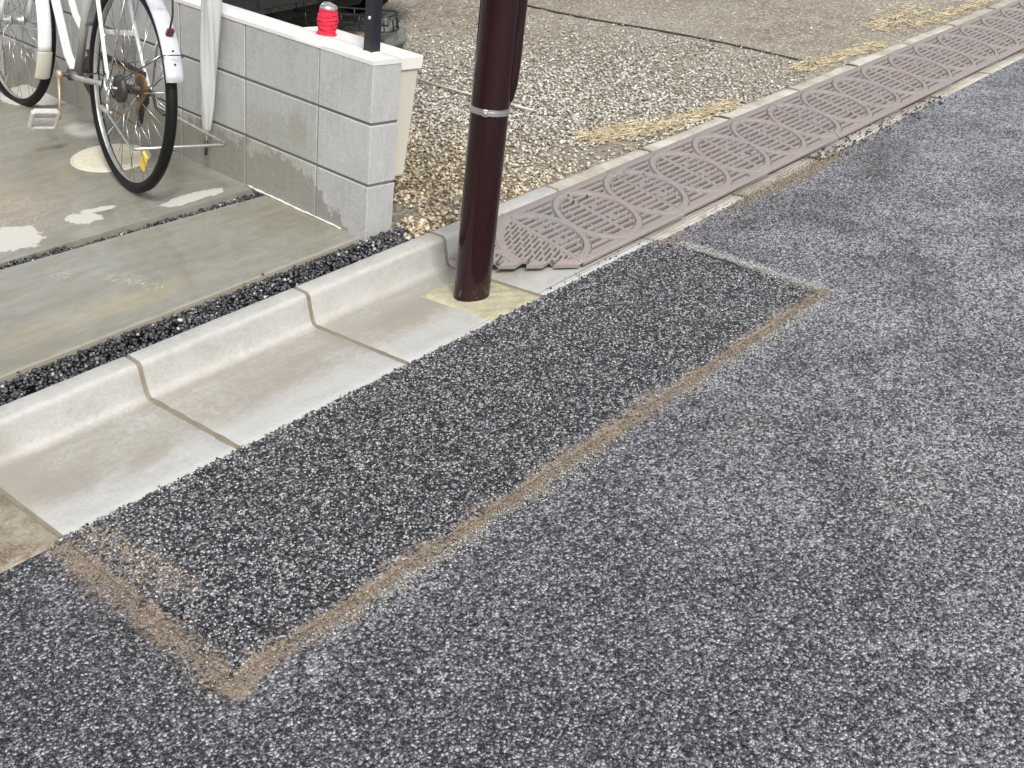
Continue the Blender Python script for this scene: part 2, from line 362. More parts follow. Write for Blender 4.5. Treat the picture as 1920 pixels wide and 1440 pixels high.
def slab_extra(t, col, rg, a, b, c):
    X, Y = t.xyz()[0], t.xyz()[1]
    nz = t.noise(10, 5, .6); n2 = t.noise(40, 3)
    nn = t.math('ADD', t.mul(nz, .75), t.mul(n2, .25))
    dry = t.mx(t.blob(.60, 1.43, .10, .115, .3, .05, .7, nn), t.blob(.855, 1.42, .055, .050, -.3, .06, 1.1, nn), t.blob(.92, 1.452, .06, .022, -.3, .1, .9, nn), t.blob(1.22, 1.318, .13, .036, -.05, .06, .8, nn), t.blob(1.40, 2.75, .16, .17, 0, .05, .25, nn), t.blob(1.30, 2.20, .06, .09, 0, .5, .6, nn))
    streak = t.noise(7, 5, .65, 1.2, stretch=(.5, 2.2, 1))
    col = t.mix(t.mr(streak, .42, .62, 0., .55), col, (.19, .18, .135, 1))
    ol = t.mr(t.noise(1.6, 3), .4, .65, 0., .5)
    col = t.mix(ol, col, t.mix(1., col, (.86, .80, .66, 1), 'MULTIPLY'))
    ye = t.mx(t.blob(.62, .78, .25, .05, -.05, .6, .6, nz), t.mul(t.blob(.45, .8, .3, .06, .0, .7, .7, nz), .6))
    col = t.mix(t.mul(ye, .18), col, (.50, .42, .20, 1))
    glints = t.mul(t.mx(t.blob(.60, 1.58, .24, .2, .4, .5, .6, nz), t.blob(.60, 1.09, .045, .05, 0, .3, .7, nz), t.mul(t.blob(.72, .91, .035, .14, .35, .3, .6, nz), 1.)), t.mr(t.noise(60, 4, .7, 2., stretch=(.8, 1.6, 1)), .56, .66, 0., .75))  # white glints on the wet slab painted at two spots, plus a streaky area
    col = t.mix(glints, col, (.72, .70, .63, 1))
    warm = t.mul(t.blob(.55, 1.75, .3, .3, 0, .6, .6, nz), .35)
    col = t.mix(warm, col, (.34, .25, .17, 1))
    col = t.mix(dry, col, (.45, .44, .405, 1))
    edge = t.mx(t.bar(-1, 1.44, .632, .655, .01, .012), 0.)
    col = t.mix(t.mul(edge, .35), col, (.5, .46, .36, 1))
    return col, t.mr(t.mx(dry, t.mul(glints, .6)), 0., 1., t.mr(a, .40, .58, .07, .30), .8)
M['slab'] = concrete('wet_driveway_concrete', (.25, .249, .222), .22, (.95, .93, .85), .3, .6, slab_extra, .25, .0006)
def wall_extra(t, col, rg, a, b, c):
    X, Y, Z = t.xyz()
    vs = t.noise(60, 3, .6, 0, stretch=(1, 1, .12)); col = t.mix(.35, col, t.mix(1., col, t.mr(vs, .3, .7, .78, 1.12), 'MULTIPLY'))
    oi = t.n.new('ShaderNodeObjectInfo'); col = t.mix(1., col, t.mr(oi.outputs['Random'], 0., 1., .88, 1.06), 'MULTIPLY')
    col = t.mix(t.mr(t.vor(140).outputs['Distance'], .12, .0, 0., .55), col, (.16, .16, .15, 1))
    nz = t.noise(9, 5, .65)
    # rising damp on the bottom course, moss blotch on the middle one
    lim = t.mr(Y, .02, .40, -.60, -.435, True); lim = t.mr(nz, .3, .7, t.math('SUBTRACT', lim, .06), t.math('ADD', lim, .07))
    damp = t.mr(t.math('SUBTRACT', Z, lim), .006, -.006, 0., 1.)
    damp = t.mul(damp, t.mr(Y, .02, .10, 0., 1.))
    col = t.mix(t.mul(damp, .8), col, t.mix(1., col, (.56, .54, .47, 1), 'MULTIPLY'))
    moss = t.mx(t.mul(t.blob(.37, -.31, .05, .06, .3, .5, .5, nz, z=True), .7), t.mul(t.blob(.62, -.44, .35, .05, 0, .6, .8, nz, z=True), .6), t.mul(t.blob(.5, -.36, .25, .07, 0, .8, .9, nz, z=True), .4), t.mul(t.blob(1.3, -.5, .6, .07, 0, .7, .9, nz, z=True), .55))
    col = t.mix(t.mul(moss, .7), col, (.25, .245, .17, 1))
    return col, t.mr(damp, 0, 1, .85, .5)
M['block'] = concrete('grey_block', (.455, .455, .445), .16, (.99, .99, .97), .85, 1.4, wall_extra, .95, .003)
M['block_mortar'] = plain('wall_mortar', (.16, .155, .14), .9, var=.2, sc=40)
M['cap'] = concrete('wall_cap_render', (.70, .69, .66), .06, (1, 1, .98), .7, 1.)
M['mat'] = (lambda t: t.fin(t.mix(t.mul(t.math('ADD', groove_shade(t), 0.), .9), t.mix(t.mr(t.noise(3.5, 4, .6), .35, .65), t.mix(t.noise(200, 2), (.215, .178, .162, 1), (.285, .245, .225, 1)), t.mix(t.noise(180, 2), (.185, .170, .163, 1), (.26, .243, .235, 1))), (.030, .024, .020, 1)), t.mr(t.noise(15, 4), .3, .7, .38, .62), t.bump(t.noise(300, 3), .0006), .5))(NT('ramp_mat_rubber'))
M['lot'] = None
def mk_lot():
    t = NT('lot_ground'); X, Y = t.xyz()[0], t.xyz()[1]
    a = t.noise(1.4, 5, .6, .5); b = t.noise(9, 5, .65); v = t.vor(95); v2 = t.vor(48); nf = t.noise(150, 3)
    s = t.n.new('ShaderNodeSeparateColor'); t.l.new(v.outputs['Color'], s.inputs[0])
    dirt = t.ramp(t.math('ADD', t.mul(a, .6), t.mul(b, .4)), [(.34, (.20, .15, .105)), (.5, (.31, .27, .205)), (.66, (.36, .34, .285))])
    grit = t.ramp(s.outputs[0], [(0, (.12, .11, .09)), (.4, (.34, .31, .25)), (.8, (.50, .47, .41)), (1., (.72, .70, .64))])
    k = t.mr(t.math('ADD', t.mul(b, .5), t.mul(s.outputs[1], .5)), .35, .6, 0., .8)
    col = t.mix(k, dirt, grit)
    near = t.mx(t.mul(t.mr(Y, 2.3, 1.3, 0., 1., True), t.mr(X, 3.9, 3.0, 0., 1., True)), 0.)
    col = t.mix(t.mul(near, .6), col, t.mix(1., (.36, .32, .24, 1), t.mr(v2.outputs['Distance'], .1, .7, 1.2, .5), 'MULTIPLY'))
    col = t.mix(1., col, t.mr(v.outputs['Distance'], .25, .7, 1., .7), 'MULTIPLY')
    h = t.math('ADD', t.mul(t.mr(v.outputs['Distance'], 0, .7, 1, 0), 1.), t.math('ADD', t.mul(s.outputs[1], .6), t.mul(nf, .5)))
    return t.fin(col, t.mr(a, .3, .7, .75, .95), t.bump(h, .005, .9), .3)
M['lot'] = mk_lot()
M['soil'] = plain('dark_soil', (.035, .033, .03), .9, var=.4, sc=60, bmp=.004)
M['pebble'] = stone_mat('pale_pebble', [(0, (.13, .105, .08)), (.22, (.30, .26, .20)), (.5, (.45, .41, .34)), (.8, (.58, .55, .49)), (1, (.76, .75, .72))], .75, .35,
    lambda t, c, f: t.mix(t.mr(t.xyz()[0], 1.9, 2.7, 0., 1., True), t.mix(1., c, (1.0, .91, .74, 1), 'MULTIPLY'), t.mix(1., c, (.90, .92, .94, 1), 'MULTIPLY')))
M['greygrit'] = stone_mat('grey_grit', [(0, (.08, .08, .08)), (.3, (.22, .22, .21)), (.7, (.42, .42, .41)), (1, (.68, .68, .67))], .75)
M['black_gravel'] = stone_mat('black_gravel', [(0, (.014, .014, .015)), (.5, (.038, .038, .042)), (.85, (.095, .096, .103)), (.95, (.19, .19, .195)), (1, (.55, .54, .52))], .38, .6)
M['chip'] = stone_mat('asphalt_chip', [(0, (.014, .014, .016)), (.30, (.035, .036, .041)), (.55, (.11, .11, .12)), (.78, (.25, .25, .265)), (1, (.47, .47, .475))], .40, .5)
M['oldchip'] = stone_mat('sheen_road_chip', [(0, (.022, .022, .025)), (.25, (.06, .061, .067)), (.5, (.15, .15, .162)), (.78, (.29, .29, .31)), (1, (.52, .52, .54))], .42, .5,
    lambda t, c, f: t.mix(t.mr(t.math('ADD', t.math('ADD', t.xyz()[0], t.mul(t.xyz()[1], -.45)), t.mul(t.math('SUBTRACT', t.noise(1.3, 5, .62, .4), .5), 3.)), -.2, 3.6, 0., 1., True), t.mix(1., c, (.46, .46, .465, 1), 'MULTIPLY'), t.mix(1., c, t.mix(t.mr(t.noise(3.4, 5, .65, .5), .36, .6), (.62, .62, .64, 1), (1.08, 1.09, 1.17, 1)), 'MULTIPLY')))  # chips also carry the painted sky sheen, darker to lighter and bluer along X
M['cement'] = stone_mat('cement_crumb', [(0, (.22, .22, .215)), (.5, (.38, .38, .37)), (1, (.58, .58, .56))], .7, .3)
M['sand'] = stone_mat('sand_grain', [(0, (.10, .075, .05)), (.4, (.22, .175, .13)), (.8, (.32, .27, .21)), (1, (.5, .46, .40))], .85, .3)
M['straw'] = stone_mat('dry_straw', [(0, (.30, .24, .14)), (.5, (.50, .42, .26)), (1, (.68, .61, .43))], .8, .3)
M['pole'] = (lambda t: t.fin(t.mix(t.mul(t.mr(t.xyz()[2], .09, .0, 0., 1., True), t.mr(t.noise(40, 5, .7), .56, .68, 0., .35)), t.mix(t.mr(t.noise(90, 5, .8), .66, .72), t.mix(t.noise(6, 3), (.015, .0045, .005, 1), (.021, .0062, .0067, 1)), (.16, .12, .11, 1)), (.30, .24, .17, 1)), t.mr(t.noise(14, 4), .3, .7, .10, .24), t.bump(t.noise(10, 2, .5, 0, stretch=(1, 1, .1)), .0012), .32, None, Coat_Weight=.15, Coat_Roughness=.08))(NT('brown_painted_steel'))
M['steel'] = plain('clamp_steel', (.55, .54, .52), .35, .9, .15, 60)
M['chrome'] = plain('bike_chrome', (.62, .61, .58), .22, .95, .2, 40)
M['alu'] = plain('bike_alloy', (.60, .60, .60), .38, .8, .18, 30)
M['white_paint'] = plain('white_bike_paint', (.78, .78, .78), .22, 0, .05, 20, Coat_Weight=.4)
M['shade_grey_paint'] = plain('shade_grey_bike_paint', (.42, .42, .40), .3, .3, .1, 20)  # shade on the white seat tube put into the colour; chain stays share it
M['guard'] = plain('silver_mudguard', (.66, .67, .70), .22, .35, .08, 12, Coat_Weight=.3)
M['cream'] = plain('cream_plastic', (.55, .53, .44), .45, 0, .08, 12)
M['tyre'] = plain('black_tyre', (.006, .006, .0065), .5, 0, .3, 60, .0006, .25)
M['black_metal'] = plain('black_metal', (.013, .014, .019), .32, 0, .2, 30)
M['black_plastic'] = plain('black_plastic', (.02, .02, .022), .45, 0, .2, 30)
M['rust'] = plain('rusty_steel', (.22, .125, .055), .7, .4, .45, 90, .001)
M['gold'] = plain('tarnished_crank', (.52, .38, .25), .4, .6, .3, 50)
M['greasy'] = plain('greasy_steel', (.07, .065, .06), .5, .5, .5, 60, .001)
M['yellow'] = plain('amber_reflector', (.75, .52, .08), .2, 0, .1, 100)
M['redp'] = plain('dark_red_plastic', (.10, .012, .015), .35, 0, .1, 20)
M['clear'] = plain('milky_pedal', (.62, .61, .58), .3, .3, .1, 50)
M['sealant'] = plain('white_sealant', (.68, .67, .60), .5, 0, .15, 60)
M['cover'] = (lambda t: t.fin(t.mix(t.noise(30, 4), (.50, .47, .37, 1), (.64, .61, .50, 1)), .45, t.bump(t.noise(120, 3), .0006)))(NT('cream_cover'))
M['box'] = plain('cream_box', (.55, .53, .45), .45, 0, .04, 8)
M['boxlid'] = plain('cream_box_lid', (.76, .75, .70), .45, 0, .04, 8)
M['red'] = (lambda t: t.fin(t.mix(t.noise(90, 4, .6, 1.), (.62, .012, .045, 1), (.88, .05, .10, 1)), .6, t.bump(t.noise(140, 3), .002), .3, Subsurface_Weight=.05))(NT('red_cord'))
M['bag'] = plain('grey_bag', (.13, .14, .13), .75, 0, .5, 22, .006)
M['umbrella'] = (lambda t: t.fin(t.mix(t.noise(20, 4, stretch=(1, 1, .2)), (.56, .56, .55, 1), (.70, .70, .69, 1)), .30, t.bump(t.noise(26, 3, .6, .5, stretch=(1, 1, .12)), .004), .5, Transmission_Weight=.12))(NT('clear_umbrella_plastic'))
M['car_dark'] = plain('dark_car_paint', (.02, .022, .03), .12, .2, .1, 3, Coat_Weight=1.)
M['car_pale'] = plain('beige_car_paint', (.45, .43, .38), .15, .2, .05, 3, Coat_Weight=1.)
M['glass'] = plain('dark_glass', (.02, .025, .03), .04, 0, .1, 3)
M['under'] = plain('underbody', (.012, .012, .012), .8, 0, .3, 12)

# ---------------------------------------------------------------- setting
def gz(y):                                                           # dished bed of the gutter
    return -.028 * y / .437
def structure(o): return tag(o, kind='structure')
def sheet(name, x0, x1, y0, y1, z, m, nx=1, ny=1, zf=None):
    b = MB(); X = np.linspace(x0, x1, nx + 1); Y = np.linspace(y0, y1, ny + 1)
    P = np.zeros((nx + 1, ny + 1, 3)); P[..., 0] = X[:, None]; P[..., 1] = Y[None]; P[..., 2] = z if zf is None else zf(P[..., 0], P[..., 1])
    return b.grid(P).build(name, m)
structure(sheet('ground', -60, 90, -60, 90, -.22, M['soil']))
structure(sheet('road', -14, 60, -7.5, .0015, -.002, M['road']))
road_far = None
# fresh asphalt patch with a slightly ragged outline
def ragged(x0, x1, y0, y1, step, amp):
    pts = []
    def run(a, b, n):
        for i in range(n): pts.append((a[0] + (b[0] - a[0]) * i / n, a[1] + (b[1] - a[1]) * i / n))
    run((x0, y0), (x1, y0), int((x1 - x0) / step)); run((x1, y0), (x1, y1), int(abs(y1 - y0) / step)); run((x1, y1), (x0, y1), int((x1 - x0) / step)); run((x0, y1), (x0, y0), int(abs(y1 - y0) / step))
    return [(x + random.uniform(-amp, amp), y + random.uniform(-amp, amp)) for x, y in pts]
b = MB(); op = ragged(.0, 2.21, -.618, .003, .014, .003)
cx, cy = 1.1, -.3
V = [(cx, cy, .006)]; n = len(op)
for fr, z in ((.9, .006), (1., .004)): V += [(cx + (x - cx) * fr, cy + (y - cy) * fr, z) for x, y in op]
V += [(x, y, -.006) for x, y in op]
F = [(0, 1 + i, 1 + (i + 1) % n) for i in range(n)]
for k in range(2): F += [(1 + k * n + i, 1 + (k + 1) * n + i, 1 + (k + 1) * n + (i + 1) % n, 1 + k * n + (i + 1) % n) for i in range(n)]
b.add(V, F, False); structure(b.build('road_patch', M['patch']))
# stones standing proud of the patch and crumbs over its rims
def rect(n, x0, x1, y0, y1): return np.stack([rng.uniform(x0, x1, n), rng.uniform(y0, y1, n)], 1)
N = 30000
p = rect(N, .015, 2.205, -.608, .001); sz = rng.uniform(.0042, .0080, N)
o = stones('patch_aggregate', np.column_stack([p, .0052 + sz * .06]), sz, M['chip'], .25, .6); tag(o, kind='stuff')
N = 200000
p = rect(N, -1.0, 5.5, -2.0, .0)
_d = np.column_stack([p[:, 0] + .7391, p[:, 1] + 2.0144, np.full(N, -1.5335)]); _z = _d @ np.array(_f); _pu = 2064.35 * (_d @ np.array(_r)) / _z; _pv = -2064.35 * (_d @ np.array(_u)) / _z
k = (_z > .3) & (np.abs(_pu) < 1250) & (np.abs(_pv) < 950) & ~((p[:, 0] > -.012) & (p[:, 0] < 2.225) & (p[:, 1] > -.628)) & (rng.random(N) < np.clip(1.45 - p[:, 0] * .22, .25, 1))
k &= ~((p[:, 1] > -.665) & (p[:, 0] < 2.27) & (p[:, 0] > -.04) & (rng.random(N) < .62))
k &= ~((p[:, 1] > -.05) & (rng.random(N) < .55))
k &= ~((p[:, 0] > 2.18) & (p[:, 0] < 2.285) & (p[:, 1] > -.63) & (p[:, 1] < -.06) & (rng.random(N) < .75))
k &= ~((p[:, 1] > -.70) & (p[:, 0] < 2.3) & (p[:, 0] > .1) & (rng.random(N) < .45))
p = p[k]; sz = rng.uniform(.0042, .0085, len(p))
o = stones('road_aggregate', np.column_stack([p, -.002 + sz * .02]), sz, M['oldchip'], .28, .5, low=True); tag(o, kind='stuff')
N = 5200
a = rng.random(N) < .45
X = np.where(a, rng.normal(2.252, .016, N), rng.choice([.35, .62, .95, 1.5, 1.75, 1.98, 2.15], N) + rng.normal(0, .10, N))
Y = np.where(a, -.06 - .56 * rng.random(N), -.640 - np.abs(rng.normal(0, .028, N)))
sz = rng.uniform(.0022, .0062, N)
o = stones('cement_crumbs', np.column_stack([X, Y, .0005 + sz * .12]), sz, M['cement'], .25, .5, low=True); tag(o, kind='stuff')
N = 1500
xs = rng.uniform(-.02, 2.2, N); p = np.column_stack([xs, rng.normal(.001, .004, N), .003 + rng.uniform(0, .004, N)]); 
o = stones('kerbside_crumbs', p, rng.uniform(.004, .011, N), M['chip']); tag(o, kind='stuff')
N = 5200
side = rng.choice(3, N, p=[.68, .26, .06])
px = np.where(side == 0, rng.uniform(-.02, 2.25, N), np.where(side == 1, rng.normal(-.005, .028, N), rng.normal(2.2, .018, N)))
py = np.where(side == 0, rng.normal(-.622, .015, N), rng.uniform(-.64, -.0, N))
px = np.where(side == 1, px + .0, px)
sz = rng.uniform(.0018, .0048, N)
o = stones('sandy_slurry', np.column_stack([px, py, .003 + sz * .3]), sz, M['sand']); tag(o, kind='stuff')
N = 150; pxx = rng.normal(.10, .045, N); pyy = -.03 - rng.random(N) ** 1.2 * .33
o = stones('pale_grit', np.column_stack([pxx * .5 - pyy * .12, pyy, np.full(N, .007)]), rng.uniform(.002, .005, N), M['pebble']); tag(o, kind='stuff')

b = MB(); b.tube([(2.214 + .003 * math.sin(y * 60), y, .0022) for y in np.arange(-.40, -.10, .012)], [max(.002, .0068 * math.sin(k / 25 * 3.14)) for k in range(len(np.arange(-.40, -.10, .012)))], 6)
structure(b.build('open_saw_cut', M['soil']))
# kerb and gutter of precast blocks
TOE, KF, KB, ZT = .437, .449, .523, .075
def kprof(off=0., oldd=False):
    P = [(0.0005, -.07), (0.0005, -.001), (.004, .001), (.05, gz(.05)), (.15, gz(.15)), (.25, gz(.25)), (.34, gz(.34)), (.41, gz(.41)), (.427, gz(.43) + .001)]
    P += [(.4375, -.020), (.4425, -.008)]
    P += [(KF - .002, .03), (KF, ZT - .018)]
    for k in range(1, 5):
        a = math.pi / 2 * k / 4; P.append((KF + .016 - .016 * math.cos(a), ZT - .016 + .016 * math.sin(a)))
    P += [(KB - .012, ZT + .0005), (KB - .003, ZT - .002), (KB, ZT - .010), (KB, -.07)]
    return [(y + (off if y > KF - .02 and y < .47 else 0), z - off) for y, z in P]
kerb = structure(empty('kerb'))
def kerb_block(x0, x1, m, dz=0., oldd=False, name='gutter_block', wob=.00025):
    b = MB(); pr = kprof(); n = len(pr); nx = max(2, int((x1 - x0) / .05)); P = np.zeros((nx + 3, n, 3))
    xs = [x0, x0 + .003] + list(np.linspace(x0 + .003, x1 - .003, nx + 1))[1:-1] + [x1 - .003, x1]
    P = np.zeros((len(xs), n, 3))
    for i, x in enumerate(xs):
        end = .0022 if i in (0, len(xs) - 1) else 0
        for j, (y, z) in enumerate(pr):
            P[i, j] = (x, y + (end if .43 < y < .455 else 0) + (random.gauss(0, wob) if 3 < j < n - 2 else 0), z - (end if z > -.06 else 0) + (random.gauss(0, wob) if 2 < j < n - 2 else 0) + dz)
    b.grid(P, True, True)
    k = len(xs) - 1
    b.add([tuple(q) for q in P[0]], [tuple(range(n))]); b.add([tuple(q) for q in P[k]], [tuple(range(n))[::-1]])
    return b.build(name, m, kerb, sharp=40)
J = [-.62, .0, .4726, 1.0429, 1.617, 2.205]
for i in range(5):
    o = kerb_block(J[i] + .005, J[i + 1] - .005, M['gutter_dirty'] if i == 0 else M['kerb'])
    if i == 0: o['label'] = 'older dirty brown gutter block'
x = -.62
while x > -3.5:
    kerb_block(x - .58 + .005, x - .005, M['gutter_dirty'], wob=.001); x -= .58
x = 2.205; k = 0
while x < 16:
    kerb_block(x + .006, x + .58 - .006, M['kerb_old'], -.004 + random.uniform(-.004, .003), wob=.0016); x += .58; k += 1
# mortar between the blocks, a little below their faces
b = MB(); pr = [(y, z) for y, z in kprof()]
for xj in J + [J[-1] + .58 * k for k in range(1, 24)]:
    rows = []
    for xx, d in ((xj - .0065, .0008), (xj, .0028), (xj + .0065, .0008)):
        rows.append([(xx, y + (d if .43 < y < .455 else 0), z - (d if y < .43 or y > .455 else 0)) for y, z in pr])
    b.grid(np.array(rows), True, True)
o = b.build('joint_mortar', M['mortar_joint'], kerb)
# smeared mortar on the bed beside two of the joints
b = MB()
for (xj, y0, y1, w0) in ((.4726, .02, .43, .006), (1.0429, .02, .43, .005), (1.617, .02, .36, .005)):
    rows = []
    for i in range(25):
        y = y0 + (y1 - y0) * i / 24; wv = w0 * (1 + .5 * math.sin(i * 1.1 + xj * 7)) * .9
        zz = gz(y); rows.append([(xj - .006 - wv, y, zz - .0015), (xj - .0055, y, zz + .0016), (xj, y, zz - .0006), (xj + .0055, y, zz + .0016), (xj + .006 + wv, y, zz - .0015)])
    b.grid(np.array(rows), True, True)
b.build('mortar_smear', M['mortar_joint'], kerb)
# wet yellow mortar round the pole foot
b = MB(); nx, ny = 30, 40; P = np.zeros((nx, ny, 3))
for i in range(nx):
    for j in range(ny):
        u, v = i / (nx - 1), j / (ny - 1)
        y = .004 + v * .335; xa = 1.388 - .004 * v; xb = 1.612 - .006 * v
        x = xa + (xb - xa) * u
        e = min(min(u, 1 - u) * .22, min(v + .02, 1 - v) * .33)
        d = math.hypot(x - 1.4798, y - .1954)
        z = gz(y) + .0055 * min(1, e / .012) - .001 + .0012 * math.sin(x * 90 + y * 40) * math.sin(y * 70) + .006 * math.exp(-(d / .09) ** 2)
        if e < .001: z = gz(y) - .002
        P[i, j] = (x, y, z)
b.grid(P, True); o = b.build('pole_mortar_bed', M['mortar_wet'], kerb)

# driveway: two slabs with a gravel filled slot, and the black gravel strip behind the kerb
def fz(y): return .078 + .038 * (y - .6)
def slab(name, quad, m, thick=.08, n=24):
    b = MB(); (a0, a1, a2, a3) = quad; P = np.zeros((n + 1, n + 1, 3)); edge = []
    for i in range(n + 1):
        for j in range(n + 1):
            u, v = i / n, j / n
            x = (a0[0] * (1 - u) + a1[0] * u) * (1 - v) + (a3[0] * (1 - u) + a2[0] * u) * v
            y = (a0[1] * (1 - u) + a1[1] * u) * (1 - v) + (a3[1] * (1 - u) + a2[1] * u) * v
            P[i, j] = (x, y, fz(y))
            if j in (0, n): P[i, j, 1] += random.uniform(-.0015, .0015)
    b.grid(P, True)
    loop = [P[i, 0] for i in range(n + 1)] + [P[n, j] for j in range(1, n + 1)] + [P[i, n] for i in range(n - 1, -1, -1)] + [P[0, j] for j in range(n - 1, 0, -1)]
    L = len(loop); V = [tuple(q) for q in loop] + [(q[0], q[1], q[2] - thick) for q in loop]
    b.add(V, [(i, i + L, (i + 1) % L + L, (i + 1) % L) for i in range(L)])
    return structure(b.build(name, m))
slab('driveway_slab', [(-3., .640), (1.42, .645), (1.47, 1.150), (-3., 1.56)], M['slab'])
slab('driveway_slab', [(-3., 1.47), (1.49, 1.232), (1.49, 3.1), (-3., 3.1)], M['slab'])
structure(sheet('planting_soil', -3., 1.6, .515, 3.1, .035, M['soil'], 1, 1, lambda X, Y: .035 + .038 * (Y - .6)))
N = 5200
xs = np.concatenate([rng.uniform(-.3, 1.50, N - 500), rng.uniform(1.42, 1.56, 500)]); v = rng.random(N)
ys = .527 + v * .113; zs = .052 + np.sin(v * 3.14) * .036 * rng.uniform(.3, 1, N) + .006
k = rng.random(N) < .025; ys = np.where(k, ys + rng.normal(.005, .012, N), ys); ys = np.clip(ys, .518, .67); zs = np.where((ys > .645), fz(ys) + .003, zs)
zs = np.where(ys < .526, ZT + .004, zs)
o = stones('black_gravel_strip', np.column_stack([xs, ys, zs]), rng.uniform(.008, .016, N), M['black_gravel'], .3, .8); tag(o, kind='stuff')
N = 2600
xs = rng.uniform(-.2, 1.47, N); v = rng.random(N); tt = (xs + 3) / 4.47
ylo = 1.56 - .41 * tt + .002; yhi = 1.47 - .238 * (xs + 3) / 4.49 - .002
ylo2 = np.minimum(ylo, yhi); ys = ylo + (yhi - ylo) * v; ok = (yhi - ylo) > .012
zs = fz(ys) - .030 + rng.uniform(0, .016, N) + .012 * (xs < .7)
o = stones('slot_gravel', np.column_stack([xs, ys, zs])[ok], rng.uniform(.006, .014, N)[ok], M['black_gravel'], .3, .8); tag(o, kind='stuff')

# gravel lot behind
def lotz(X, Y):
    return .062 + .022 * np.clip((Y - .55) / .5, 0, 1) * np.clip((X - 1.3) / .6, 0.3, 1) + .006 * np.sin(X * 3.1 + 1) * np.sin(Y * 2.3)
b = MB()
xs = np.concatenate([np.linspace(1.55, 9, 90), np.linspace(9.5, 70, 20)]); ys = np.concatenate([np.linspace(.515, 6, 70), np.linspace(6.5, 70, 20)])
P = np.zeros((len(xs), len(ys), 3)); P[..., 0] = xs[:, None]; P[..., 1] = ys[None]; P[..., 2] = lotz(P[..., 0], P[..., 1]) + rng.normal(0, .0012, P.shape[:2])
b.grid(P, True); structure(b.build('gravel_lot', M['lot']))
structure(sheet('back_lot', -40, 1.56, 3.2, 70, .05, M['lot']))
# buried edging line across the lot
b = MB(); b.tube([(4.41 + .012 * math.sin(y * 5), y, float(lotz(4.41, y)) + .001) for y in np.arange(.62, 6, .08)], .009, 6); 
o = b.build('buried_edging_cord', M['soil']); tag(o, 'thin dark edging cord lying half buried across the gravel lot', 'cord')
def lot_pts(n, fn, x0, x1, y0, y1):
    p = rect(n, x0, x1, y0, y1); k = rng.random(n) < fn(p[:, 0], p[:, 1]); p = p[k]; return p
sm = lambda a, b_, t: np.clip((t - a) / (b_ - a), 0, 1)
blot = lambda X, Y: .5 + .5 * np.sin(X * 4.1 + np.sin(Y * 3.3) * 1.4) * np.sin(Y * 5.2 + np.sin(X * 2.7))
def dens(X, Y):
    d = sm(2.75, 1.5, Y + (X - 2.2) * .12) * sm(4.6, 3.2, X)
    bare = np.exp(-(((X - 2.75) / .33) ** 2 + ((Y - .62) / .13) ** 2))
    return np.clip(d * (1.15 - .35 * blot(X, Y)) - bare * .95, .015, 1)
p = lot_pts(44000, dens, 1.58, 4.4, .53, 3.0)
k = ~((p[:, 0] < 1.72) & (p[:, 1] > .66) & (p[:, 1] < 3.1)); p = p[k]
sz = rng.uniform(.008, .020, len(p)) ** 1. * (1.08 - .10 * (p[:, 0] - 1.6)); 
o = stones('pale_gravel', np.column_stack([p, lotz(p[:, 0], p[:, 1]) + sz * .18 + rng.uniform(0, .006, len(p))]), sz, M['pebble'], .2, .6); tag(o, kind='stuff')
N = 900; p = rect(N, 1.49, 1.66, .54, .66); p = p[(p[:, 1] < .60) | (p[:, 0] > 1.61)]; sz = rng.uniform(.012, .022, len(p))
o = stones('pale_gravel', np.column_stack([p, .052 + rng.uniform(0, .030, len(p)) * np.clip((p[:, 0] - 1.45) / .1, 0, 1)]), sz, M['pebble'], .2, .65); tag(o, kind='stuff')
p = lot_pts(9000, lambda X, Y: np.exp(-(((X - 3.75) / .55) ** 2 + ((Y - .95) / .38) ** 2)) + .06, 2.6, 7, .56, 3.6)
sz = rng.uniform(.007, .018, len(p))
o = stones('grey_gravel', np.column_stack([p, lotz(p[:, 0], p[:, 1]) + sz * .2]), sz, M['greygrit'], .25, .6); tag(o, kind='stuff')
# dry straw along the lot edge
def straw(name, segs, n):
    V = []; F = []; rn = []
    for _ in range(n):
        (ax, ay, bx, by, wd) = random.choice(segs); t = random.random()
        x = ax + (bx - ax) * t + random.gauss(0, .02); y = ay + (by - ay) * t + random.gauss(0, wd)
        y = max(y, .53)
        a = random.gauss(0.05, .6) + (math.pi if random.random() < .5 else 0); L = random.uniform(.015, .06); ww = random.uniform(.0008, .0018)
        z = float(lotz(x, y)) + random.uniform(.004, .022); dz = random.uniform(-.2, .35)
        dx, dy = math.cos(a), math.sin(a); i = len(V); bend = random.uniform(-.008, .008)
        for s_ in (0, .5, 1):
            cx_ = x + dx * L * s_ - dy * bend * (s_ == .5); cy_ = y + dy * L * s_ + dx * bend * (s_ == .5); cz_ = z + dz * L * s_
            V += [(cx_ - dy * ww, cy_ + dx * ww, cz_), (cx_ + dy * ww, cy_ - dx * ww, cz_), (cx_, cy_, cz_ + ww * 1.3)]
        for s_ in (0, 1):
            o_ = i + s_ * 3
            F += [(o_, o_ + 1, o_ + 4, o_ + 3), (o_ + 1, o_ + 2, o_ + 5, o_ + 4), (o_ + 2, o_, o_ + 3, o_ + 5)]
        rn += [random.random()] * 9
    me = bpy.data.meshes.new(name); me.from_pydata(V, [], F); at = me.attributes.new('rnd', 'FLOAT', 'POINT'); at.data.foreach_set('value', rn)
    o = link(name, me, M['straw']); tag(o, kind='stuff'); return o
straw('dry_straw', [(2.70, .72, 3.05, .66, .045), (2.95, .62, 3.55, .575, .030), (4.2, .63, 5.05, .585, .03), (5.5, .63, 6.4, .575, .03), (5.3, .75, 6.0, .8, .06)], 2300)
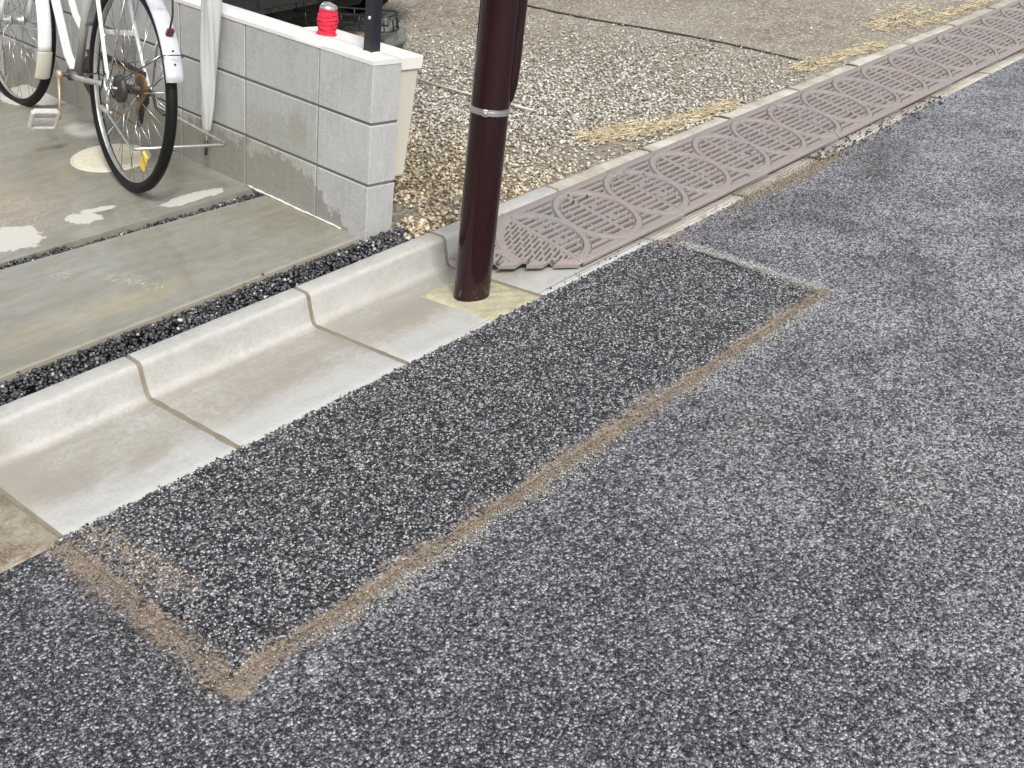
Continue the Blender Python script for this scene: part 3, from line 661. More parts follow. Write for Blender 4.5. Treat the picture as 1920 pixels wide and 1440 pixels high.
# sand and dark crumbs at the foot of the mats
N = 2600; X = rng.normal(3.05, .28, N); Y = rng.normal(-.012, .025, N)
o = stones('roadside_sand', np.column_stack([X, Y, np.full(N, .0)]), rng.uniform(.002, .006, N), M['sand']); tag(o, kind='stuff')
N = 260; X = rng.uniform(3.3, 4.6, N); Y = rng.normal(.01, .03, N)
o = stones('dark_crumbs', np.column_stack([X, Y, np.full(N, .003)]), rng.uniform(.004, .016, N), M['black_gravel']); tag(o, kind='stuff')

# ---------------------------------------------------------------- kerb ramp mats
PITCH, YC, Y0, Y1 = .29, .236, .060, .425
def mat_base(y):
    return np.interp(y, [Y0, Y0 + .006, Y0 + .03, Y1 - .02, Y1], [.0135, .0195, .0245, .0865, .0855])
def pattern(x, y):
    """raised relief of linked rings, centre bars and rows of ribs (x measured along the street)"""
    h = np.zeros_like(x); ringd = np.full_like(x, 9.); inside = np.zeros(x.shape, bool)
    c0 = np.round((x - 1.87) / PITCH) * PITCH + 1.87
    for dc in (-PITCH, 0, PITCH):
        r = np.hypot(x - (c0 + dc), (y - YC) * .93)
        ringd = np.minimum(ringd, np.abs(r - .141)); inside |= r < .141
    lx = x - c0
    bar = (np.abs(lx) < .005) & (np.abs(y - YC) < .15)
    ring = np.clip((.0105 - ringd) / .002, 0, 1)
    row = (y - Y0 - .012) / .0262; fr = np.abs(row - np.floor(row) - .5)
    rib = np.clip((.29 - fr) / .05, 0, 1)
    seg = (np.abs(lx) > .011) & (ringd > .0165) & (y > Y0 + .028) & (y < Y1 - .022)
    seg &= ~((np.abs(np.abs(lx) - .075 - .012 * (np.floor(row) % 2)) < .005))
    glyph = (np.abs(np.abs(y - YC) - .045) < .018) & (np.abs(lx - .036) < .017)
    ga = ((np.floor(x * 260) + np.floor(y * 220)) % 2) * .0012
    groove = np.where(seg & ~glyph, (1 - rib), 0)
    h = .0045 * ring + .003 * bar - .006 * np.clip((.0022 - np.abs(ringd - .0135)) / .0008, 0, 1) * (y > Y0 + .02) * (y < Y1 - .02) + np.where(seg & ~glyph, -.017 * groove, 0) + np.where(glyph & seg, ga, 0)
    return h
def set_groove_shade(me, val):
    at = me.attributes.new('groove_shade', 'FLOAT', 'POINT'); at.data.foreach_set('value', np.asarray(val, dtype=np.float32).reshape(-1))
def mat_mesh(x0, x1, dx=.003, dy=.0028):
    X = np.arange(x0 + .0012, x1 - .0011, dx); Y = np.arange(Y0, Y1 + dy, dy)
    X = np.concatenate([[x0 + .0012], X[1:], [x1 - .0012]])
    P = np.zeros((len(X) + 2, len(Y) + 2, 3))
    XX, YY = np.meshgrid(X, Y, indexing='ij')
    Z = mat_base(YY) + pattern(XX, YY)
    P[1:-1, 1:-1] = np.stack([XX, YY, Z], -1)
    for a, b_ in ((0, 1), (-1, -2)):
        P[a, 1:-1] = P[b_, 1:-1]; P[a, 1:-1, 2] -= .012
        P[:, a] = P[:, b_]; P[:, a, 2] = np.where(True, P[:, b_, 2] - (.0075 if a == 0 else .03), 0)
    P[..., 0] -= x0
    shadev = np.zeros(P.shape[:2]); shadev[1:-1, 1:-1] = np.clip((-pattern(XX, YY) - .004) / .006, 0, 1)  # deep relief gets the painted groove shade
    return P, shadev
GRP = 'rubber ramp mats laid along the kerb'
LABM = ['first full ramp mat, next to the cut corner piece beside the brown pole', 'second full ramp mat from the brown pole, beside the orange sand', 'third full ramp mat from the brown pole', 'fourth full ramp mat from the brown pole, along the straw by the kerb', 'fifth full ramp mat, just before the crumbs on the road side',
        'sixth full ramp mat, where the pale strip of gutter shows again', 'seventh full ramp mat towards the upper right corner', 'eighth full ramp mat, near the upper right corner', 'furthest ramp mat, cut by the upper right corner of the photo']
def np_mesh(name, P, smooth=False):
    a, b_ = P.shape[:2]; me = bpy.data.meshes.new(name); idx = np.arange(a * b_).reshape(a, b_)
    F = np.stack([idx[:-1, :-1], idx[1:, :-1], idx[1:, 1:], idx[:-1, 1:]], -1).reshape(-1, 4)
    me.vertices.add(a * b_); me.vertices.foreach_set('co', P.reshape(-1)); me.loops.add(len(F) * 4); me.loops.foreach_set('vertex_index', F.reshape(-1).astype(np.int32))
    me.polygons.add(len(F)); me.polygons.foreach_set('loop_start', np.arange(len(F), dtype=np.int32) * 4)
    me.update(calc_edges=True); me.polygons.foreach_set('use_smooth', [smooth] * len(F)); return me
_P, _m = mat_mesh(1.87, 1.87 + 2 * PITCH); mm = np_mesh('ramp_mat', _P); set_groove_shade(mm, _m); mm.materials.append(M['mat'])
for k in range(9):
    o = link('ramp_mat', mm, None, None, Matrix.Translation((1.87 + 2 * PITCH * k, .0015 * ((k * 7) % 3 - 1) + .004 * min(k, 3) / 3, .0008 * (k % 2))))
    tag(o, LABM[k], 'ramp mat', GRP)
# cut corner piece: falls away towards the pole, notched along its free edge
nt, ns = 150, 170; P = np.zeros((ns + 1, nt + 2, 3)); GS = np.zeros((ns + 1, nt + 2))
for i in range(ns + 1):
    v = i / ns; y = Y0 + (Y1 - Y0) * v
    reach = min(.016 + .955 * max(0, y - .062), .250)
    zc = float(mat_base(np.array(y)))
    for j in range(nt + 1):
        t = j / nt
        along = (y - .062) * 1.38 - .105 + .018                      # tooth phase along the free edge
        tooth = 1 if along > 0 and (along % .093) < .036 and reach < .25 else 0
        rr = reach - tooth * .034 * min(1, reach / .07)
        x = 1.869 - t * rr; y2 = y - .012 * t * v
        dd = (reach - t * rr) / max(reach, 1e-6)
        z = .010 + (zc - .010) * np.clip(dd, 0, 1) ** .9 + .004 * (1 - t)
        z = max(z, .013)
        e = reach - t * rr
        gx, gy = 1.869 - x, y
        hh = 0.
        r0 = math.hypot(gx, (y - YC) * .93)
        if e > .03:
            if abs(r0 - .145) < .010: hh = .003
            elif abs(math.hypot(gx - .29, (y - YC - .03)) - .14) < .010: hh = .003
            elif gx > .012 and abs(r0 - .145) > .018 and Y0 + .02 < y < Y1 - .02:
                row = (y + gx * .12) / .0165; seg = (gx * 1.0 + math.floor(row) * .017) % .05
                if (row % 1) < .45 and seg > .010: hh = -.010
        if gx < .008: hh = .002
        P[i, j] = (x, y2, z + hh); GS[i, j] = 1. if hh < -.004 else 0.
    P[i, nt + 1] = P[i, nt]; P[i, nt + 1, 2] -= .010
me = np_mesh('ramp_mat_corner', P[:, ::-1] * np.array([1, 1, 1])); 
set_groove_shade(me, GS[:, ::-1]); o = link('ramp_mat_corner', me, M['mat']); tag(o, 'cut corner ramp mat with notched edge right behind the foot of the brown pole', 'ramp mat')
# droppings of asphalt on the mats and kerb
N = 60; X = rng.uniform(1.9, 4.2, N); Y = rng.uniform(.07, .38, N)
o = stones('loose_crumbs', np.column_stack([X, Y, mat_base(Y) + .005]), rng.uniform(.004, .010, N), M['black_gravel']); tag(o, kind='stuff')
N = 26; X = rng.uniform(1.62, 2.15, N); Y = rng.uniform(.01, .05, N)
o = stones('loose_crumbs', np.column_stack([X, Y, np.full(N, .002)]), rng.uniform(.003, .009, N), M['black_gravel']); tag(o, kind='stuff')

# ---------------------------------------------------------------- pole
zax = UP; yax = Vector((-.738, -.675, 0)); xax = Vector((.675, -.738, 0)); xax = (xax - zax * xax.dot(zax)).normalized(); yax = zax.cross(xax)
def frame(o, x, y, z): return Matrix(((x[0], y[0], z[0], o[0]), (x[1], y[1], z[1], o[1]), (x[2], y[2], z[2], o[2]), (0, 0, 0, 1)))
pole = empty('steel_pole', frame(Vector((1.4798, .1954, -.012)), xax, yax, zax))
tag(pole, 'dark brown painted steel pole standing in yellow mortar on the gutter', 'pole')
b = MB(); b.lathe([(.0575, -.02), (.0575, .012), (.0568, .02), (.0568, .06), (.0565, 1.5), (.055, 3.4), (.050, 3.42), (.02, 3.45)], 48); b.build('shaft', M['pole'], pole, sharp=50)
b = MB(); b.lathe([(.0570, .586), (.0592, .587), (.0592, .604), (.0570, .605)], 48); b.lathe([(.0592, .5925), (.0602, .593), (.0602, .598), (.0592, .5985)], 48)
b.box(-.030, -.012, .052, .066, .584, .607, .002); b.box(-.052, -.034, -.050, -.064, .584, .607, .002) if False else None
b.build('band_clamp', M['steel'], pole, sharp=40)
b = MB(); b.box(-.020, -.004, -.0655, -.055, .585, .606, .002); b.build('clamp_buckle', M['steel'], pole); MB().tube([(-.012, -.0655, .5955), (-.012, -.071, .5955)], .005, 6).build('clamp_screw', M['steel'], pole); MB().tube([(.055, .02, .607), (.066, .022, .612), (.070, .024, .600)], .003, 6).build('band_tail', M['steel'], pole)
b = MB(); b.tube([(.040, .006, .600), (.050, .006, .63), (.0545, .006, .67), (.0555, .006, .73), (.0555, .006, 2.6)], [.010, .016, .019, .0205, .0205], 16); b.build('cable_guard', M['pole'], pole)

# ---------------------------------------------------------------- block walls
WO = Vector((1.48988314, .60147838, .65510739)); WT = Vector((.99253516, .00179185, -.12194693)).normalized(); WA = UP.cross(WT).normalized(); WT = WA.cross(UP)
WF = frame(WO, WT, WA, UP)
wall = empty('block_wall', WF); tag(wall, 'low grey concrete block wall with white cap beside the white bicycle', 'wall')
TH = .118
ycuts = [0.] + [.2625 + .4 * k for k in range(6)] + [2.49 + .12]
for r_ in range(4):
    z1 = -.2 * r_; z0 = z1 - .2
    for k in range(len(ycuts) - 1):
        g = .0030; b = MB(); j = random.uniform(-.0008, .0008)
        b.box(j, TH + j, ycuts[k] + (g if k else 0), ycuts[k + 1] - g, z0 + .0048, z1 - (.004 if r_ else .014), .0025)
        b.build('block', M['block'], wall)
b = MB(); b.box(.004, TH - .004, .004, 2.605, -.82, -.012); b.build('mortar_bed', M['block_mortar'], wall)
# white render cap, with the small step where it meets the box
b = MB(); rows = []
ys = np.linspace(-.0015, 2.61, 80)
for y in ys:
    w_ = random.uniform(-.0006, .0006)
    rows.append([(-.0015 + w_, y, -.0145), (-.0012 + w_, y, -.002), (.002, y, .0003), (.03, y, .0012), (TH * .6, y, .0015), (TH - .002, y, .0008), (TH + .001, y, -.002), (TH + .001, y, -.0145)])
b.grid(np.array(rows), True, True); b.add([rows[0][i] for i in range(8)], [tuple(range(8))]); b.build('cap', M['cap'], wall, sharp=50)
b = MB(); pts = [(-.005, y, -.5785 + .02 * 0 + random.uniform(-.001, .001)) for y in np.arange(.12, .66, .02)]
b.tube(pts, [random.uniform(.0028, .0055) for _ in pts], 6); b.build('sealant_bead', M['sealant'], wall)
# wall across the back of the parking place
bw = empty('block_wall', WF @ Matrix.Translation((0, 2.49, 0))); tag(bw, 'grey concrete block wall across the back, seen through the front wheel of the bicycle', 'wall')
for r_ in range(4):
    z1 = -.2 * r_; z0 = z1 - .2
    for k in range(9):
        b = MB(); b.box(-.4 * (k + 1) + .003, -.4 * k - .003, 0, TH, z0 + .004, z1 - .004, .0025); b.build('block', M['block'], bw)
b = MB(); b.box(-3.59, -.004, .004, TH - .004, -.82, -.006); b.build('mortar_bed', M['block_mortar'], bw)
b = MB(); b.box(-3.6, -.003, -.0015, TH, -.0035, .0005); b.build('cap', M['cap'], bw)
# cream box behind the end of the wall
bx = empty('utility_box', WF @ Matrix.Translation((TH + .002, .0, 0))); tag(bx, 'slim cream plastic box with a white lid fixed behind the end of the block wall', 'utility box')
b = MB()
def loft(secs):
    V = []; F = []
    for (x0, x1, y0, y1, z) in secs: V += [(x0, y0, z), (x1, y0, z), (x1, y1, z), (x0, y1, z)]
    for i in range(len(secs) - 1):
        for k in range(4): F.append((i * 4 + k, i * 4 + (k + 1) % 4, i * 4 + 4 + (k + 1) % 4, i * 4 + 4 + k))
    F.append((3, 2, 1, 0)); n_ = len(secs) * 4; F.append((n_ - 4, n_ - 3, n_ - 2, n_ - 1)); return V, F
b.add(*loft([(0, .058, .030, .49, -.395), (0, .060, .028, .492, -.39), (0, .090, .022, .495, -.045)])); b.build('body', M['box'], bx)
b = MB(); b.add(*loft([(0, .098, .017, .50, -.043), (0, .100, .015, .502, -.040), (0, .103, .014, .503, -.004), (.002, .100, .018, .50, .0)])); b.build('lid', M['boxlid'], bx)
# fence post on the wall
fp = empty('fence_post', WF @ Matrix.Translation((.085, .108, .0015))); tag(fp, 'square black metal fence post standing on the end of the wall', 'fence post')
b = MB(); b.box(-.019, .019, -.020, .020, 0, 1.1, .002); b.build('shaft', M['black_metal'], fp)
b = MB(); b.lathe([(.0045, 0), (.0055, .001), (.0055, .004), (.002, .006)], 12, axis='x'); b.build('screw', M['sealant'], fp, Matrix.Translation((-.019, -.006, .105)) @ Matrix.Rotation(math.pi, 4, 'Z'))
b = MB(); b.lathe([(.03, 0), (.026, .003), (.02, .004)], 14); b.build('mortar_collar', M['cap'], fp, Matrix.Translation((.004, 0, -.001)))
# red cord bobbin with a metal lid
rj = empty('cord_spool', WF @ Matrix.Translation((.118, .372, .0022)) @ Matrix.Rotation(R(4), 4, 'X') @ Matrix.Diagonal((1.2, 1.2, 1.35, 1))); tag(rj, 'small bright red spool of cord with a metal top on the wall', 'spool')
b = MB(); prof = []
for i in range(60):
    h = i / 59 * .062; base = np.interp(h, [0, .003, .006, .02, .036, .05, .062], [.026, .027, .022, .0245, .0275, .0245, .021])
    prof.append((base + .0016 * math.sin(i * 1.25) + random.uniform(-.0006, .0006), h))
b.lathe(prof, 28, wob=lambda a, h: 1 + .035 * math.sin(a * 3 + h * 90) + .02 * math.sin(a * 7 + h * 200)); b.build('cord', M['red'], rj)
b = MB()
for k in range(22):
    z0 = .006 + k * .0024; ph = k * 2.4; pts = []
    for i in range(25):
        a = 2 * math.pi * i / 24; zz = z0 + .006 * math.sin(a + ph); rr = float(np.interp(zz, [0, .006, .02, .036, .05, .064], [.0235, .0235, .026, .029, .026, .023])); pts.append((rr * math.cos(a), rr * math.sin(a), max(zz, .004)))
    b.tube(pts[:-1], .0013, 5, closed=True)
b.build('cord_turns', M['red'], rj)
b = MB(); b.lathe([(.019, .061), (.024, .062), (.0245, .066), (.023, .067), (.022, .070), (.018, .071), (.010, .0705)], 28); b.tube([(-.02, .004, .070), (-.01, .01, .075), (.01, .008, .074), (.021, -.002, .069)], .0016, 6); b.build('metal_top', M['chrome'], rj)

# ---------------------------------------------------------------- furled umbrella
ub = Vector((1.385, 1.458, .196)); ut = Vector((1.437, 1.360, .745)); ud = (ut - ub).normalized()
lux = Vector((.7, -.7, 0)); lux = (lux - ud * lux.dot(ud)).normalized(); luy = ud.cross(lux)
um = empty('umbrella', frame(ub, lux, luy, ud)); tag(um, 'furled whitish plastic umbrella hanging point down against the block wall', 'umbrella')
b = MB(); prof = [(.004, .075), (.011, .082), (.014, .11), (.021, .17), (.0265, .26), (.028, .34), (.029, .43), (.031, .55), (.033, .66), (.030, .76), (.02, .80)]
pp = []
for i in range(50):
    h = .075 + .725 * i / 49; pp.append((float(np.interp(h, [a[1] for a in prof], [a[0] for a in prof])), h))
b.lathe(pp, 40, wob=lambda a, h: 1 + .15 * math.sin(4 * a + h * 16) + .08 * math.sin(7 * a + h * 21 + 1)); b.build('canopy', M['umbrella'], um)
b = MB(); b.lathe([(.0045, .045), (.006, .05), (.006, .062), (.0075, .066), (.0078, .082)], 16); b.build('collar', M['chrome'], um)
b = MB(); b.lathe([(.0045, -.012), (.006, -.006), (.0065, .045)], 14); b.build('ferrule', M['black_plastic'], um)
b = MB(); b.tube([(0, 0, .79), (0, 0, .95)], .005, 8); b.tube([(0, 0, .95), (0, 0, 1.0), (.02, 0, 1.03), (.045, 0, 1.02), (.05, 0, .99)], .010, 10); b.build('handle', M['black_plastic'], um)

# ---------------------------------------------------------------- round access cover
c0 = Vector((1.215, 1.853, fz(1.853)))
fu = Vector((0, -.038, 1)).normalized()
ac = empty('access_cover', frame(c0, Vector((1, 0, 0)), fu.cross(Vector((1, 0, 0))), fu)); tag(ac, 'round cream inspection cover in the wet concrete under the bicycle', 'manhole cover')
b = MB(); b.lathe([(.147, -.004), (.147, .0035), (.139, .0045), (.138, .003)], 56); b.build('ring', M['cover'], ac)
b = MB(); b.lathe([(.137, -.002), (.137, .004), (.134, .0048), (.002, .0052)], 56)
for i in range(-8, 9):
    for j in range(-8, 9):
        x, y = i * .0145, j * .0145
        if math.hypot(x, y) < .122: b.box(x - .0045, x + .0045, y - .0045, y + .0045, .004, .0068)
b.build('lid', M['cover'], ac)

# ---------------------------------------------------------------- bicycle
hh = Vector((.15193708, .98820169, .01930126)); ax = Vector((.96963214, -.14523868, -.19677286)); up = Vector((.19164798, -.04861221, .98025926))
cr = Vector((1.17008492, 1.52675441, .46168082)); RW = .355; WB = 1.217
# local axes: x = forward, y = left side, z = up the (leaning) frame, origin at the rear contact point
bike = empty('bicycle', frame(cr - up * RW, hh, -ax, up)); tag(bike, 'white city bicycle leaning beside the block wall, rear wheel towards the camera', 'bicycle')
rimr, tr = .3375, .0165
def wheel(f, steer):
    wf = empty('wheel', Matrix.Translation((f, 0, RW)) @ Matrix.Rotation(steer, 4, 'Z'), bike)
    b = MB(); b.tube([((RW - .019) * math.cos(a), 0, (RW - .019) * math.sin(a)) for a in np.linspace(0, 2 * math.pi, 97)[:-1]], .019, 12, closed=True); b.build('tyre', M['tyre'], wf)
    b = MB(); sec = [(.327, -.0125), (.329, -.013), (.335, -.0120), (.3365, -.0105), (.3365, .0105), (.335, .0120), (.329, .013), (.327, .0125), (.3185, .008), (.316, .0), (.3185, -.008)]
    V = []; F = []; n = 96; k = len(sec)
    for i in range(n):
        a = 2 * math.pi * i / n; V += [(r_ * math.cos(a), y, r_ * math.sin(a)) for r_, y in sec]
    for i in range(n):
        for j in range(k): F.append((i * k + j, i * k + (j + 1) % k, ((i + 1) % n) * k + (j + 1) % k, ((i + 1) % n) * k + j))
    b.add(V, F, True); b.build('rim', M['alu'], wf, sharp=40)
    return wf
rear = wheel(0, 0); front = wheel(WB, .10)
spoke = MB().tube([(0, 0, 0), (0, 0, 1)], .0011, 5).mesh('spoke'); spoke.materials.append(M['chrome'])
for wf, fl in ((rear, .026), (front, .030)):
    for k in range(32):
        s_ = 1 if k % 2 else -1; a1 = 2 * math.pi * k / 32; a0 = a1 + (1.15 if (k // 2) % 2 else -1.15)
        p0 = Vector((.02 * math.cos(a0), s_ * fl, .02 * math.sin(a0))); p1 = Vector((.321 * math.cos(a1), s_ * .003, .321 * math.sin(a1)))
        d = p1 - p0; q = d.to_track_quat('Z', 'Y').to_matrix().to_4x4()
        link('spoke', spoke, None, wf, Matrix.Translation(p0) @ q @ Matrix.Diagonal((1, 1, d.length, 1)))
b = MB(); b.lathe([(.010, -.052), (.012, -.03), (.026, -.0285), (.026, -.025), (.014, -.022), (.013, 0), (.014, .022), (.026, .025), (.026, .0285), (.012, .03), (.010, .052)], 20, axis='y'); b.build('hub', M['alu'], front)
b = MB(); b.lathe([(.022, -.034), (.022, -.028), (.015, -.024), (.015, .018), (.023, .022), (.023, .028), (.018, .03)], 20, axis='y'); b.build('hub', M['greasy'], rear)
b = MB()
for i in range(5):                                                   # sprockets, on the right-hand side
    r_ = .046 - .004 * i; y = -.032 - .004 * i
    V = []; n = 40
    for k in range(n):
        rr = r_ + (.003 if k % 2 else 0); a = 2 * math.pi * k / n; V.append((rr * math.cos(a), y, rr * math.sin(a)))
    V += [(x_, y - .0018, z_) for x_, _, z_ in V]
    b.add(V, [tuple(range(n)), tuple(range(n, 2 * n))[::-1]] + [(k, n + k, n + (k + 1) % n, (k + 1) % n) for k in range(n)])
b.build('sprocket', M['rust'], rear)
b = MB(); b.lathe([(.0065, -.078), (.0065, .078)], 12, axis='y'); b.lathe([(.012, .068), (.012, .076)], 6, axis='y'); b.lathe([(.012, -.076), (.012, -.068)], 6, axis='y'); b.build('axle', M['chrome'], rear)
b = MB(); b.lathe([(.045, .028), (.047, .032), (.047, .045), (.040, .048), (.012, .050)], 28, axis='y'); b.build('band_brake', M['greasy'], rear)
b = MB(); b.box(-.02, .02, -.006, .006, -.034, .034, .005); b.build('spoke_reflector', M['yellow'], rear, Matrix.Translation((-.11, -.008, -.225)) @ Matrix.Rotation(R(-25), 4, 'Y'))
def tb(name, pts, r, m, n=12, flat=1.): return MB().tube(pts, r, n, flat=flat).build(name, M[m], bike)
def arc(cx, cz, r, a0, a1, n=30, y=0): return [(cx + r * math.cos(a), y, cz + r * math.sin(a)) for a in np.linspace(R(a0), R(a1), n)]
BB = (.50, 0, .290)
tb('seat_tube', [BB, (.352, 0, .72)], .016, 'shade_grey_paint')
tb('down_tube', [(.525, 0, .300), (.60, 0, .345), (.72, 0, .505), (.93, 0, .80)], .017, 'white_paint', 14)
tb('top_tube', [(.452, 0, .468), (.52, 0, .505), (.65, 0, .64), (.95, 0, .86)], .0125, 'white_paint')
tb('head_tube', [(.985, 0, .76), (.925, 0, .95)], .019, 'white_paint')
for s_ in (-1, 1):
    tb('chain_stay', [(.49, s_ * .022, .288), (.40, s_ * .035, .298), (.12, s_ * .060, .345), (.0, s_ * .066, .355)], [.012, .011, .010, .009], 'shade_grey_paint')
    tb('seat_stay', [(.0, s_ * .068, .36), (.045, s_ * .067, .410), (.16, s_ * .055, .62), (.33, s_ * .022, .74)], [.006, .0065, .0075, .009], 'white_paint')
    tb('dropout', [(.02, s_ * .067, .375), (-.004, s_ * .070, .35), (-.03, s_ * .070, .335)], .009, 'greasy', 8, .5)
    tb('fork_blade', [(WB, s_ * .055, RW), (WB - .02, s_ * .055, .42), (WB - .12, s_ * .045, .62), (1.0, s_ * .035, .77)], [.008, .010, .012, .012], 'white_paint')
    tb('fork_stay', [(WB - .005, s_ * .06, .35), (.86, s_ * .030, .385)], .0022, 'chrome', 6)
def guard(name, cx, cz, r, a0, a1, w, m, hw=.5):
    P = []
    for a in np.linspace(R(a0), R(a1), 40):
        row = []
        for t in np.linspace(-1, 1, 9):
            rr = r - .014 * (1 - math.cos(t * 1.35)); row.append((cx + rr * math.cos(a), w * math.sin(t * 1.35) / math.sin(1.35), cz + rr * math.sin(a)))
        P.append(row)
    P = np.array(P); o = MB().grid(P, True).build(name, M[m], bike)
    md = o.modifiers.new('thickness', 'SOLIDIFY'); md.thickness = .0016; return o
guard('rear_mudguard', 0, RW, RW + .026, 22, 164, .030, 'guard')
guard('front_mudguard', WB, RW, RW + .016, 20, 189, .026, 'white_paint')
guard('mudflap', WB, RW, RW + .018, 188.5, 207, .029, 'cream')
# wire loop, hook and rivets on the rear mudguard
tb('guard_bridge', [(-.02, -.074, .37), (-.318, -.036, .53), (-.345, -.033, .541), (-.361, 0, .546), (-.345, .033, .541), (-.318, .036, .53), (-.02, .074, .37)], .0020, 'greasy', 6)
for (a, t) in ((155.5, 0), (149, 0), (140, .006)):
    c = Vector(((RW + .0275) * math.cos(R(a)), t, RW + (RW + .0275) * math.sin(R(a)))); MB().lathe([(.0035, -.003), (.0035, .002)], 8, c=c, axis='x').build('rivet', M['black_plastic'], bike)
b = MB(); b.box(-.010, .006, -.012, .012, -.016, .016, .004); b.build('cord_hook', M['redp'], bike, Matrix.Translation((-.300, .0, .605)) @ Matrix.Rotation(R(-40), 4, 'Y'))
tb('bungee_cord', [(-.300, 0, .61), (-.31, -.004, .66), (-.29, -.008, .76), (-.27, -.01, .86)], .0035, 'black_plastic', 8)
# bottom bracket, cranks, pedals
b = MB(); b.lathe([(.021, -.036), (.021, .036)], 20, c=BB, axis='y'); b.lathe([(.008, -.075), (.008, .075)], 12, c=BB, axis='y'); b.build('bottom_bracket', M['greasy'], bike)
b = MB(); b.lathe([(.011, .058), (.016, .060), (.016, .076), (.009, .078)], 16, c=BB, axis='y'); b.build('crank_boss', M['gold'], bike)
tb('crank', [(BB[0], .072, BB[2] - .002), (BB[0] - .03, .078, .20), (BB[0] - .05, .084, .132)], [.0085, .0065, .0075], 'gold', 10, .7)
tb('crank', [(BB[0], -.072, BB[2]), (BB[0] - .02, -.08, .38), (BB[0] - .035, -.088, .455)], [.0085, .0065, .0075], 'alu', 10, .7)
def pedal(x, y, z, tilt):
    pe = MB()
    for xx in (-.040, .040): pe.box(xx - .006, xx + .006, -.045, .045, -.011, .011, .004)
    for yy in (-.045, .045): pe.box(-.040, .040, yy - .007, yy + .007, -.010, .010, .004)
    pe.box(-.010, .010, -.05, .05, -.008, .008, .003)
    for i in range(5): pe.box(-.043 + i * .021, -.039 + i * .021, -.04, .04, .006, .012)
    o = pe.build('pedal', M['clear'], bike, Matrix.Translation((x, y, z)) @ Matrix.Rotation(tilt, 4, 'Y'))
    return o
pedal(BB[0] - .05, .142, .134, R(58)); pedal(BB[0] - .035, -.145, .458, R(10))
# chain guard, chain, derailleur arm
b = MB(); cg = [(.56, .0, .375), (.40, 0, .395), (.20, 0, .405), (.02, 0, .410), (.015, 0, .395), (.20, 0, .388), (.40, 0, .375), (.52, 0, .345)]
V = [(x, -.050, z) for x, _, z in cg] + [(x, -.062, z) for x, _, z in cg]; n = len(cg)
b.add(V, [tuple(range(n)), tuple(range(n, 2 * n))[::-1]] + [(k, n + k, n + (k + 1) % n, (k + 1) % n) for k in range(n)]); b.build('chain_guard', M['black_plastic'], bike)
b = MB(); V = []; n = 52
for k in range(n):
    rr = .072 + (.003 if k % 2 else 0); a = 2 * math.pi * k / n; V.append((BB[0] + rr * math.cos(a), -.046, BB[2] + rr * math.sin(a)))
V += [(x, y - .002, z) for x, y, z in V]
b.add(V, [tuple(range(n)), tuple(range(n, 2 * n))[::-1]] + [(k, n + k, n + (k + 1) % n, (k + 1) % n) for k in range(n)]); b.build('chainring', M['greasy'], bike)
ch = [(BB[0], -.047, BB[2] + .074), (.25, -.045, .385), (0, -.042, .400), (-.035, -.042, .375), (-.028, -.042, .335), (.01, -.042, .295), (.045, -.044, .262), (.03, -.044, .232), (.06, -.045, .215), (.25, -.046, .216), (BB[0], -.047, BB[2] - .074), (BB[0] + .06, -.047, BB[2] - .045), (BB[0] + .074, -.047, BB[2]), (BB[0] + .05, -.047, BB[2] + .055)]
b = MB(); b.tube(ch, .0042, 6, closed=True); b.build('chain', M['rust'], bike)
b = MB(); b.tube([(.0, -.058, .34), (.012, -.062, .31), (.04, -.060, .27), (.038, -.056, .225)], [.010, .012, .009, .007], 8); b.lathe([(.013, -.004), (.013, .004)], 14, c=(.045, -.048, .262), axis='y'); b.lathe([(.013, -.004), (.013, .004)], 14, c=(.036, -.048, .225), axis='y'); b.build('derailleur', M['greasy'], bike)
tb('gear_cable', [(.03, -.07, .35), (-.04, -.085, .40), (-.055, -.088, .44), (-.02, -.082, .465), (.06, -.07, .44), (.20, -.06, .40)], .0022, 'chrome', 6)
tb('brake_cable', [(.08, .072, .33), (.02, .085, .40), (.03, .088, .445), (.07, .084, .44), (.12, .07, .38), (.3, .05, .33)], .0028, 'black_plastic', 6)
tb('brake_arm', [(.03, .078, .40), (.015, .084, .36), (-.02, .082, .33), (-.01, .078, .27)], .006, 'chrome', 8)
tb('axle_lug', [(-.03, .078, .275), (.03, .092, .283)], .009, 'alu', 10)
# rear parking stand: U shaped bar reaching out behind
tb('stand', [(-.005, .082, .350), (-.02, .088, .30), (-.045, .092, .275), (-.235, .098, .225), (-.275, .100, .222), (-.285, .09, .224), (-.300, -.05, .234), (-.330, -.190, .246), (-.328, -.200, .249), (-.300, -.196, .252), (-.03, -.088, .30), (-.005, -.082, .350)], .0055, 'chrome', 10)
tb('stand_spring', [(-.01, -.078, .34), (-.03, -.080, .30), (-.08, -.088, .285)], .006, 'greasy', 8)
tb('stand_lock', [(-.01, .084, .36), (-.04, .092, .37), (-.05, .095, .33), (-.02, .088, .31)], .004, 'chrome', 8)
